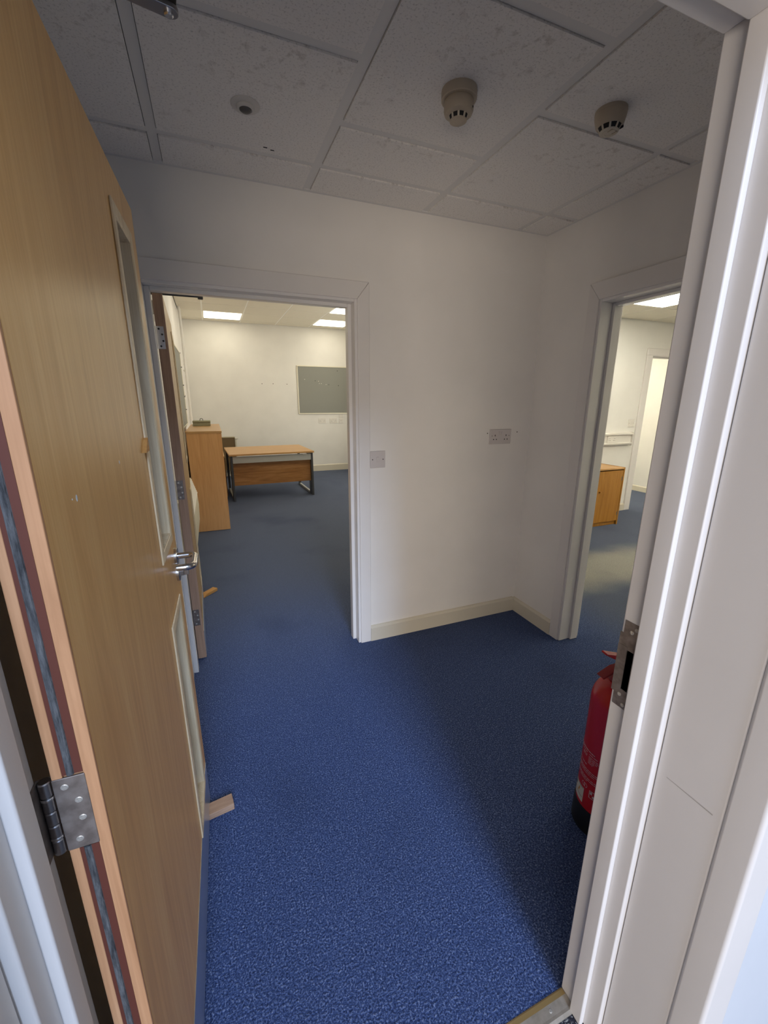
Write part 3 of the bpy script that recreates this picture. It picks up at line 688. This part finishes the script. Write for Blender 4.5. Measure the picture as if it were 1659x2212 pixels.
# ------------------------------------------------------------------ switches and sockets
def plate(name, label, cat, cx, cz, w, h, y, m=M_SWITCH, double=False, single_socket=False, switch=False, group=None, th=0.009, tilt=0.0, fine=True):
    t = thing(name, label, cat, (cx, y, cz), group=group)
    def b(*a):
        bm = B(a)
        if tilt: bmesh.ops.transform(bm, matrix=Matrix.Rotation(tilt, 4, 'Y'), verts=bm.verts)
        return bm
    obj('face_plate', b(-w/2, w/2, -th, 0, -h/2, h/2), m, t, False, bevel=0.002)
    if double:
        for s in (-1, 1):
            px = s*w*0.258
            for dx, dz, a, bb in ((0, 0.008, 0.0024, 0.0052), (-0.0105, -0.016, 0.0032, 0.0032), (0.0105, -0.016, 0.0032, 0.0032)):
                obj('pin_slot', b(px+dx-a, px+dx+a, -th-0.0004, -th+0.002, dz-bb, dz+bb), M_BLACK, t, False)
            obj('rocker', b(s*0.0085-0.0055, s*0.0085+0.0055, -th-0.0025, -th+0.001, h*0.14, h*0.36), m, t, False, bevel=0.0012)
            bm = bmesh.new(); lathe(bm, [(0.0028, 0), (0.002, 0.0008)], (s*w*0.40, -th+0.0002, 0.006), 12, Matrix.Rotation(PI/2 + 0, 4, 'X')); obj('screw', bm, M_DUST, t, False)
    if switch:
        obj('rocker', b(-0.0075, 0.0065, -th-0.003, -th+0.001, -0.0145, 0.0145), m, t, False, bevel=0.0015)
        for s in (-1, 1):
            bm = bmesh.new(); lathe(bm, [(0.0034, 0), (0.0024, 0.0009)], (s*w*0.35, -th+0.0002, 0), 12, Matrix.Rotation(PI/2, 4, 'X')); obj('screw', bm, M_DUST, t, False)
    if single_socket:
        for dx, dz in ((-0.012, 0.002), (0, 0.010), (0.012, 0.002)):
            obj('pin_slot', b(dx-0.003, dx+0.003, -th-0.0004, -th+0.002, dz-0.003, dz+0.003), M_DUST, t, False)
    return t
plate('light_switch', 'white single light switch on the wall beside the office doorway', 'switch', 0.8485, 1.143, 0.091, 0.094, 2.194, switch=True)
plate('double_socket', 'white double power socket high on the hall wall near the corner', 'socket', 1.679, 1.2465, 0.160, 0.091, 2.194, double=True)
for x, z in ((1.615, 1.205), (1.585, 1.269), (1.812, 1.272)):
    bm = bmesh.new(); lathe(bm, [(0.004, -0.003), (0.0036, 0.0006)], (x, 2.194, z), 10, Matrix.Rotation(PI/2, 4, 'X'))
    obj('screw_hole', bm, M_DUST, D.objects['wall_far'])
YA = 8.713
plate('double_socket', 'double power socket under the noticeboard, left of its twin', 'socket', 2.137, 1.050, 0.156, 0.100, YA, M_SWITCHW, double=True, group='wall plates under the noticeboard')
plate('double_socket', 'double power socket under the noticeboard, beside the single plates', 'socket', 2.376, 1.046, 0.158, 0.100, YA, M_SWITCHW, double=True, group='wall plates under the noticeboard')
plate('wall_plate', 'small square wall plate below another, right of the double sockets', 'wall plate', 2.544, 1.041, 0.090, 0.098, YA, M_SWITCHW, single_socket=True, group='wall plates under the noticeboard')
plate('wall_plate', 'small blank wall plate tucked under the noticeboard frame', 'wall plate', 2.546, 1.146, 0.090, 0.076, YA, M_SWITCHW, group='wall plates under the noticeboard')
for x, z in ((0.972, 1.767), (1.182, 1.770), (1.451, 1.766)):
    bm = bmesh.new(); lathe(bm, [(0.009, -0.004), (0.008, 0.0008)], (x, YA, z), 10, Matrix.Rotation(PI/2, 4, 'X'))
    obj('screw_hole', bm, M_DUST, D.objects['wall_office_far'])

# ------------------------------------------------------------------ fire extinguisher
ex, ey = 1.16, 0.785
E1 = thing('fire_extinguisher', 'red fire extinguisher with black base standing on the carpet behind the right jamb', 'fire extinguisher', (ex, ey, 0))
bm = bmesh.new(); lathe(bm, [(0.080, 0.0), (0.090, 0.004), (0.090, 0.020), (0.089, 0.082), (0.0865, 0.094), (0.080, 0.096)], (ex, ey, 0), 56); obj('base', bm, M_RUBBER, E1, smooth=True)
prof = [(0.080, 0.050), (0.085, 0.055), (0.085, 0.505)]
prof += [(0.022+0.063*math.cos(a), 0.505+0.085*math.sin(a)) for a in [PI/2*i/10 for i in range(1, 11)]]
prof += [(0.020, 0.612)]
bm = bmesh.new(); lathe(bm, prof, (ex, ey, 0), 64); cyl = obj('cylinder', bm, M_RED, E1, smooth=True)
bm = bmesh.new(); lathe(bm, [(0.024, 0.598), (0.026, 0.604), (0.026, 0.632), (0.020, 0.638), (0.018, 0.660)], (ex, ey, 0), 28); obj('valve', bm, M_BRIGHT, E1, smooth=True)
bm = bmesh.new(); lathe(bm, [(0.044, 0.592), (0.047, 0.598), (0.042, 0.618), (0.030, 0.640), (0.026, 0.642)], (ex, ey, 0), 36); obj('valve_cover', bm, M_REDDK, E1, smooth=True)
# carry handle and squeeze lever pointing left toward the hall
def bar_along(a0, pts, w):
    bm = bmesh.new(); vs = prism(bm, pts, 'y', -w/2, w/2)
    bmesh.ops.transform(bm, matrix=Matrix.Translation((ex, ey, 0)) @ Matrix.Rotation(a0, 4, 'Z'), verts=vs); return bm
AH = math.radians(172)
obj('carry_handle', bar_along(AH, [(-0.02, 0.632), (0.045, 0.636), (0.092, 0.618), (0.094, 0.622), (0.050, 0.646), (-0.02, 0.652)], 0.030), M_REDDK, E1, bevel=0.002)
obj('squeeze_lever', bar_along(AH, [(-0.03, 0.666), (0.03, 0.690), (0.090, 0.708), (0.093, 0.703), (0.060, 0.684), (0.03, 0.674), (-0.03, 0.654)], 0.024), M_RED, E1, bevel=0.002)
bm = bmesh.new(); lathe(bm, [(0.019, 0), (0.019, 0.012), (0.017, 0.014)], (0, 0, 0), 28, Matrix.Translation((ex, ey, 0.600)) @ Matrix.Rotation(math.radians(205), 4, 'Z') @ Matrix.Rotation(PI/2, 4, 'Y') @ Matrix.Translation((0, 0, 0.045))); obj('pressure_gauge', bm, M_LABEL, E1, smooth=True)
bm = bmesh.new(); tube(bm, [(ex+0.02, ey-0.01, 0.63), (ex+0.07, ey-0.02, 0.635), (ex+0.098, ey-0.02, 0.60), (ex+0.098, ey-0.02, 0.30), (ex+0.097, ey-0.02, 0.16)], 0.0095, 12); obj('hose', bm, M_RUBBER, E1, smooth=True)
def cyl_patch(bm, a0, a1, z0, z1, r, n=None):
    n = n or max(2, int(abs(a1-a0)/6)); prev = None
    for i in range(n+1):
        a = math.radians(a0+(a1-a0)*i/n)
        cur = [bm.verts.new((ex+r*math.cos(a), ey+r*math.sin(a), z)) for z in (z0, z1)]
        if prev: bm.faces.new((prev[0], cur[0], cur[1], prev[1]))
        prev = cur
RP = 0.0855
bm = bmesh.new()
def textline(a0, a1, z, h):
    a = a0; random.seed(int(z*1e4))
    while a < a1-1.5:
        b = min(a1, a+random.uniform(4, 11)); cyl_patch(bm, a, b, z, z+h, RP); a = b+random.uniform(0.8, 1.6)
for z, a0, a1, h in ((0.322, 122, 186, 0.0030), (0.313, 136, 168, 0.0022), (0.313, 172, 196, 0.0022),
                     (0.304, 150, 166, 0.0018), (0.298, 150, 165, 0.0018), (0.304, 171, 197, 0.0018), (0.298, 171, 197, 0.0018), (0.292, 171, 194, 0.0018), (0.286, 171, 190, 0.0018), (0.280, 171, 184, 0.0018),
                     (0.266, 124, 170, 0.0020), (0.250, 124, 200, 0.0022), (0.243, 124, 200, 0.0022), (0.236, 140, 192, 0.0016), (0.219, 128, 200, 0.0020), (0.212, 128, 200, 0.0020), (0.206, 150, 176, 0.0016)):
    textline(a0, a1, z, h)
obj('printed_text', bm, M_PRINT, cyl)
bm = bmesh.new(); cyl_patch(bm, 118, 172, 0.108, 0.168, RP, 10); lb_ = obj('service_label', bm, M_LABEL, cyl)
bm = bmesh.new(); cyl_patch(bm, 128, 170, 0.164, 0.166, RP+0.0003); cyl_patch(bm, 128, 170, 0.126, 0.128, RP+0.0003)
cyl_patch(bm, 134, 141, 0.142, 0.155, RP+0.0003); obj('label_print', bm, M_INK, lb_)
bm = bmesh.new(); cyl_patch(bm, 152, 156, 0.136, 0.146, RP+0.0003); cyl_patch(bm, 155, 158, 0.144, 0.156, RP+0.0003); obj('label_flame', bm, M_ORANGE, lb_)
bm = bmesh.new()
for k in range(16):
    a, b = 2*PI*k/16, 2*PI*(k+1)/16
    for rr, cz, ca_ in ((0.008, 0.187, 168.0), (0.008, 0.187, 174.0)):
        q = []
        for an, rad in ((a, rr), (b, rr), (b, rr-0.0014), (a, rr-0.0014)):
            th = math.radians(ca_) + rad*math.cos(an)/RP; q.append(bm.verts.new((ex+RP*math.cos(th), ey+RP*math.sin(th), cz+rad*math.sin(an))))
        bm.faces.new(q)
obj('conformity_mark', bm, M_PRINT, cyl)
bm = bmesh.new()
for a0, a1, z0, z1 in ((186, 200, 0.182, 0.184), (186, 200, 0.154, 0.156), (186, 187.4, 0.156, 0.182), (188.5, 193, 0.170, 0.180), (194, 198, 0.160, 0.168)): cyl_patch(bm, a0, a1, z0, z1, RP, 3)
obj('warning_symbol', bm, M_PRINT, cyl)

# ------------------------------------------------------------------ wedges
def wedge(name, label, tip, ang, L, W, h0, h1, m):
    """lies on the floor, thin end at the local origin, thick end at +x; one top corner planed off"""
    bm = bmesh.new(); prism(bm, [(0, 0), (L, 0), (L, h1), (L*0.32, h1*0.92), (0, h0)], 'y', -W/2, W/2)
    t = obj(name, bm, m)
    # obj() centred the mesh: rotate about its base centre
    c = Vector((L/2, 0, 0)); c.rotate(Matrix.Rotation(ang, 3, 'Z'))
    t.location = Vector(tip) + c; t.rotation_euler = (0, 0, ang)
    b = t.modifiers.new('bevel', 'BEVEL'); b.width = 0.0015; b.segments = 1
    return tag(t, label, 'door wedge')
wedge('door_wedge', 'brown timber door wedge pushed under the nearest door', (-0.195, 1.326, 0.0005), math.radians(8), 0.135, 0.050, 0.003, 0.026, M_WEDGE)
wedge('door_wedge', 'small orange timber wedge on the carpet under the office door', (-0.205, 3.21, 0.0005), math.radians(46), 0.150, 0.045, 0.003, 0.024, M_WEDGE2)
# splinter of wood wedged behind the bead of the nearest door
bm = bmesh.new(); vs = prism(bm, [(0, 0), (0.045, 0.0), (0.045, 0.030), (0.034, 0.026)], 'y', -0.009, 0.0)
t = obj('wood_chip', bm, M_WEDGE2, D1, False); t.location = (0.571, 0, 1.352)
t['label'] = 'orange wood chip stuck against the vision panel bead'

# ------------------------------------------------------------------ first office furniture
# bookcase, end panel toward the camera, open side toward +x
bx0, bx1, by0, by1, bh = -0.271, 0.084, 4.985, 6.455, 1.134
BK = thing('bookcase', 'waist-high brown bookcase end-on by the left office wall', 'bookcase', ((bx0+bx1)/2, (by0+by1)/2, 0))
obj('side_panel', B((bx0, bx1, by0, by0+0.022, 0.004, bh-0.022)), M_BEECH, BK, bevel=0.001)
obj('side_panel', B((bx0, bx1, by1-0.022, by1, 0.004, bh-0.022)), M_BEECH, BK, bevel=0.001)
obj('top_panel', B((bx0-0.004, bx1+0.004, by0-0.004, by1+0.004, bh-0.0215, bh)), M_BEECHTOP, BK, bevel=0.001)
obj('back_panel', B((bx0+0.002, bx0+0.012, by0+0.022, by1-0.022, 0.05, bh-0.022)), M_BEECH, BK)
for z in (0.05, 0.40, 0.75): obj('shelf', B((bx0+0.012, bx1-0.01, by0+0.022, by1-0.022, z, z+0.02)), M_BEECHTOP, BK)
obj('plinth', B((bx1-0.05, bx1-0.03, by0+0.022, by1-0.022, 0.0, 0.05)), M_BEECH, BK)
obj('side_panel', B((bx0+0.012, bx1-0.01, (by0+by1)/2-0.01, (by0+by1)/2+0.01, 0.07, bh-0.022)), M_BEECH, BK)
# cash box on the bookcase
cx0, cx1, cy0, cy1 = -0.232, -0.020, 5.985, 6.16
CB = thing('cash_box', 'flat sage green metal cash box on top of the brown bookcase', 'cash box', ((cx0+cx1)/2, (cy0+cy1)/2, bh))
obj('box_body', B((cx0, cx1, cy0, cy1, bh+0.0005, bh+0.040)), M_CASH, CB, bevel=0.004)
obj('lid', B((cx0-0.002, cx1+0.002, cy0-0.002, cy1+0.002, bh+0.042, bh+0.068)), M_CASH, CB, bevel=0.006)
bm = bmesh.new(); tube(bm, [(-0.145, 6.07, bh+0.066), (-0.140, 6.07, bh+0.088), (-0.126, 6.07, bh+0.094), (-0.112, 6.07, bh+0.088), (-0.107, 6.07, bh+0.066)], 0.004, 8); obj('handle', bm, M_DESKLEG, CB, smooth=True)
# desk
dx0, dx1, dy0, dy1, dz = 0.163, 1.408, 6.385, 7.44, 0.702
DK = thing('desk', 'wood-topped office desk with grey steel end frames and a modesty panel', 'desk', ((dx0+dx1)/2, (dy0+dy1)/2, 0))
DK.rotation_euler = (0, 0, 0.035)
def dl(bm):  # local coordinates about the desk root
    bmesh.ops.translate(bm, verts=bm.verts, vec=-DK.location); return bm
obj('desktop', dl(B((dx0, dx1, dy0, dy1, dz-0.024, dz))), M_BEECHTOP, DK, False, bevel=0.002)
for x in (dx0+0.014, dx1-0.044):
    obj('leg', dl(B((x, x+0.030, dy0+0.03, dy0+0.20, 0.0, dz-0.025))), M_DESKLEG, DK, False, bevel=0.002)
    obj('leg', dl(B((x, x+0.030, dy1-0.12, dy1-0.04, 0.0, dz-0.025))), M_DESKLEG, DK, False, bevel=0.002)
    obj('foot_rail', dl(B((x, x+0.030, dy0+0.20, dy1-0.12, 0.0, 0.035))), M_DESKBAND, DK, False, bevel=0.002)
    obj('side_rail', dl(B((x, x+0.030, dy0+0.20, dy1-0.12, dz-0.07, dz-0.025))), M_DESKLEG, DK, False)
obj('apron', dl(B((dx0+0.045, dx1-0.045, dy0+0.035, dy0+0.055, 0.566, 0.662))), M_DESKBAND, DK, False, bevel=0.001)
obj('modesty_panel', dl(B((dx0+0.045, dx1-0.045, dy0+0.10, dy0+0.118, 0.225, 0.640))), M_MODESTY, DK, False)
obj('cable_clip', dl(B((1.235, 1.300, dy0+0.020, dy0+0.034, 0.652, 0.664))), M_SWITCHW, DK, False, bevel=0.002)
# low cupboard behind the bookcase
LC = thing('low_cupboard', 'low brown cupboard showing as a sliver between bookcase and desk', 'cupboard', (-0.09, 7.0, 0))
obj('carcass', B((-0.31, 0.116, 6.62, 7.50, 0.03, 0.634)), M_VENEER2, LC); obj('top_panel', B((-0.315, 0.124, 6.61, 7.51, 0.6345, 0.654)), M_BEECHTOP, LC)
obj('door', B((0.1162, 0.1255, 6.63, 7.05, 0.05, 0.625)), M_MODESTY, LC); obj('door', B((0.1162, 0.1255, 7.055, 7.49, 0.05, 0.625)), M_MODESTY, LC); obj('plinth', B((-0.30, 0.09, 6.64, 7.48, 0, 0.03)), M_DKPLASTIC, LC)
# radiator on the far wall
RD = thing('radiator', 'brown panel radiator on the far office wall behind the desk', 'radiator', (-0.05, 8.62, 0))
obj('radiator_panel', B((-0.30, 0.372, 8.555, 8.60, 0.14, 0.762)), M_RAD, RD, bevel=0.004)
obj('radiator_panel', B((-0.30, 0.372, 8.625, 8.668, 0.14, 0.762)), M_RAD, RD, bevel=0.004)
obj('top_grille', B((-0.305, 0.377, 8.550, 8.672, 0.763, 0.775)), M_RADTOP, RD, bevel=0.002)
obj('side_cover', B((0.3725, 0.380, 8.550, 8.672, 0.14, 0.762)), M_RADTOP, RD)
bm = bmesh.new(); lathe(bm, [(0.016, 0), (0.019, 0.006), (0.019, 0.045), (0.012, 0.055)], (0.381, 8.60, 0.745), 20, Matrix.Rotation(PI/2, 4, 'Y')); obj('valve_head', bm, M_SWITCHW, RD, smooth=True)
bm = bmesh.new(); tube(bm, [(0.40, 8.61, 0.735), (0.40, 8.61, 0.0)], 0.008, 10); obj('pipe', bm, M_ALU, RD, smooth=True)
for x in (-0.2, 0.28): obj('bracket', B((x, x+0.03, 8.668, 8.7125, 0.2, 0.7)), M_RAD, RD)
# convector heater on the left wall between the door and the bookcase
HT = thing('wall_heater', 'cream wall heater with slatted top grille between door and bookcase', 'heater', (-0.27, 4.0, 0.18))
bm = bmesh.new(); prism(bm, [(-0.34, 0.18), (-0.235, 0.18), (-0.213, 0.26), (-0.206, 0.42), (-0.212, 0.55), (-0.255, 0.70), (-0.34, 0.70)], 'y', 3.45, 4.60); obj('casing', bm, M_HEATER, HT, bevel=0.006)
for k in range(8):
    bm = B((-0.006, 0.006, -0.50, 0.50, -0.003, 0.006)); bmesh.ops.rotate(bm, verts=bm.verts, cent=(0, 0, 0), matrix=Matrix.Rotation(0.9, 3, 'Y'))
    f = (k+0.5)/8; bmesh.ops.translate(bm, verts=bm.verts, vec=(-0.212-0.043*f+0.003, 4.025, 0.55+0.15*f+0.002)); obj('slat', bm, M_SWITCHW, HT)
# grey noticeboards
def board(name, label, axis, a0, a1, z0, z1, wall, s, pins):
    t = thing(name, label, 'noticeboard', ((a0+a1)/2, wall, z0) if axis == 'x' else (wall, (a0+a1)/2, z0))
    f = 0.022
    def bb(p0, p1, q0, q1, d0, d1):
        d = sorted((wall+s*d0, wall+s*d1))
        return (p0, p1, d[0], d[1], q0, q1) if axis == 'x' else (d[0], d[1], p0, p1, q0, q1)
    obj('felt_panel', B(bb(a0+f*0.7, a1-f*0.7, z0+f*0.7, z1-f*0.7, 0, 0.012)), M_FELT, t)
    for q in (bb(a0, a1, z0, z0+f, 0, 0.02), bb(a0, a1, z1-f, z1, 0, 0.02), bb(a0, a0+f, z0+f, z1-f, 0, 0.02), bb(a1-f, a1, z0+f, z1-f, 0, 0.02)):
        obj('frame_bar', B(q), M_ALU, t, bevel=0.005)
    return t
NB = board('noticeboard', 'grey felt noticeboard with cream frame on the far office wall', 'x', 1.652, 2.92, 1.183, 2.128, YA, -1, ())
def pin(x, z, m, label_i, k, axis='x'):
    bm = bmesh.new(); rot = Matrix.Rotation(PI/2, 4, 'X') if axis == 'x' else Matrix.Rotation(PI/2, 4, 'Y')
    c = (x, YA-0.012, z) if axis == 'x' else (-0.328, x, z)
    lathe(bm, [(0.006, 0), (0.0065, 0.002), (0.004, 0.007), (0.0075, 0.011), (0.006, 0.014)], c, 10, rot)
    return tag(obj('push_pin', bm, m, smooth=True), label_i, 'push pin', k)
fx = lambda px: 1.652 + (px-185)/(1310-185)*(2.68-1.652)
fz = lambda pz: 2.128 - (pz-300)/(1385-300)*(2.128-1.183)
for px, pz, w in ((350, 605, 'alone near the left frame of the far grey noticeboard'), (655, 640, 'at the top of the close cluster on the far noticeboard'),
                  (675, 690, 'lower left in the close cluster on the far noticeboard'), (718, 690, 'lower right in the close cluster on the far noticeboard'), (825, 710, 'right of the cluster on the far noticeboard')):
    pin(fx(px), fz(pz), M_SWITCHW, 'tiny pale pin ' + w, 'pins in the far noticeboard')
for px, pz, w in ((1095, 398, 'high up near the top right of the far noticeboard'), (583, 630, 'just left of the pale cluster on the far noticeboard'),
                  (893, 712, 'just right of the last pale pin on the far noticeboard'), (1115, 730, 'lowest and closest to the door frame on the far noticeboard')):
    pin(fx(px), fz(pz), M_INK, 'tiny dark pin ' + w, 'pins in the far noticeboard')
board('noticeboard', 'long grey noticeboard seen edge-on along the left office wall', 'y', 4.5, 6.72, 1.12, 2.10, -0.34, 1, ())
for y, z, w in ((6.70, 2.085, 'topmost'), (6.70, 1.90, 'second from the top'), (6.69, 1.66, 'third from the top'), (6.71, 1.52, 'upper one of the close pair'), (6.68, 1.505, 'lower one of the close pair'), (6.70, 1.33, 'lowest')):
    pin(y, z, M_INK, 'dark pin on the left wall noticeboard edge, ' + w, 'pins in the left wall noticeboard', 'y')
# pipes and cable on the left wall
PP = thing('heating_pipe', 'pair of white painted pipes rising up the left office wall', 'pipe', (-0.315, 7.68, 0))
for y in (7.60, 7.76):
    bm = bmesh.new(); tube(bm, [(-0.308, y, 0.13), (-0.308, y, ZA)], 0.017, 12); obj('pipe', bm, M_WALLB, PP, smooth=True)
    for z in (0.6, 1.9): obj('pipe_clip', B((-0.3395, -0.306, y-0.022, y+0.022, z, z+0.02)), M_SWITCHW, PP)
bm = bmesh.new(); tube(bm, [(-0.3335, 7.86, 2.02), (-0.3335, 8.30, 2.06), (-0.3335, 8.50, 2.055), (-0.3335, 8.66, 1.99), (-0.3335, 8.66, 1.5), (-0.3335, 8.64, 1.08)], 0.006, 8)
tag(obj('cable', bm, M_FELT, smooth=True), 'thin grey cable looping down the left office wall by the corner', 'cable')

# ------------------------------------------------------------------ second office
kx0, kx1, ky0, ky1, kh = 3.69, 4.502, 3.470, 3.93, 0.706
CA = thing('cabinet', 'low amber oak cabinet seen through the second office doorway', 'cabinet', ((kx0+kx1)/2, (ky0+ky1)/2, 0))
obj('side_panel', B((kx1-0.018, kx1, ky0-0.004, ky1, 0, kh)), M_OAKCAB, CA, bevel=0.001)
obj('side_panel', B((kx0, kx0+0.018, ky0-0.004, ky1, 0, kh)), M_OAKCAB, CA, bevel=0.001)
obj('top_panel', B((kx0+0.018, kx1-0.018, ky0-0.006, ky1, kh-0.022, kh-0.002)), M_BEECHTOP, CA, bevel=0.004)
obj('back_panel', B((kx0+0.018, kx1-0.018, ky1-0.01, ky1, 0.05, kh-0.022)), M_OAKCAB, CA)
obj('base_panel', B((kx0+0.018, kx1-0.018, ky0+0.01, ky1-0.01, 0.048, 0.066)), M_OAKCAB, CA)
obj('plinth', B((kx0+0.018, kx1-0.018, ky0+0.022, ky0+0.04, 0, 0.048)), M_OAKCAB, CA)
mid = (kx0+kx1)/2
for a, b, hx_ in ((kx0+0.020, mid-0.002, kx0+0.022), (mid+0.002, kx1-0.020, kx1-0.034)):
    d = obj('door', B((a, b, ky0, ky0+0.018, 0.052, kh-0.033)), M_OAKCAB, CA, bevel=0.001)
    for z in (0.12, 0.55): obj('hinge', B((hx_, hx_+0.012, ky0-0.003, ky0+0.001, z, z+0.045)), M_HINGE, d)
    obj('knob', B(((mid-0.05, mid-0.03) if a < mid-0.1 else (mid+0.03, mid+0.05)) + (ky0-0.02, ky0, 0.42, 0.44)) if False else B((mid-0.05 if b < mid else mid+0.03, mid-0.03 if b < mid else mid+0.05, ky0-0.02, ky0+0.001, 0.42, 0.44)), M_OAKCAB, d, bevel=0.004)
TR = thing('dado_trunking', 'white dado trunking on the wall above the oak cabinet', 'trunking', (3.9, 3.92, 0.90))
bm = bmesh.new(); prism(bm, [(3.945, 0.902), (3.905, 0.910), (3.895, 0.925), (3.895, 0.938), (3.915, 0.944), (3.915, 1.036), (3.895, 1.042), (3.895, 1.060), (3.945, 1.070)], 'x', 2.2, 5.100)
obj('trunking_body', bm, M_SWITCHW, TR); obj('end_cap', B((5.1002, 5.106, 3.893, 3.945, 0.900, 1.072)), M_SWITCHW, TR, bevel=0.002)
plate('double_socket', 'white double power socket set into the dado trunking', 'socket', 4.745, 0.990, 0.152, 0.086, 3.914, M_SWITCHW, double=True)
plate('light_switch', 'white light switch beside the inner doorway above the trunking', 'switch', 5.090, 1.186, 0.100, 0.098, 3.945, M_SWITCHW, switch=True)

# unseen window frame and panes added behind the office_fill_light at the top
W1 = thing('added_window_1', 'white window frame added around the first office fill light, out of sight to the right', 'window', (2.97, 6.6, 0.85), kind='structure')
obj('added_window_frame', B((2.955, 3.0, 5.24, 5.30, 0.80, 2.10), (2.955, 3.0, 7.90, 7.96, 0.80, 2.10), (2.955, 3.0, 5.30, 7.90, 0.80, 0.86), (2.955, 3.0, 5.30, 7.90, 2.04, 2.10), (2.965, 3.0, 6.57, 6.63, 0.86, 2.04)), M_GLOSS, W1)
for a, b in ((5.301, 6.569), (6.631, 7.899)): obj('pane', B((2.975, 2.981, a, b, 0.861, 2.039)), M_GLASS, W1)
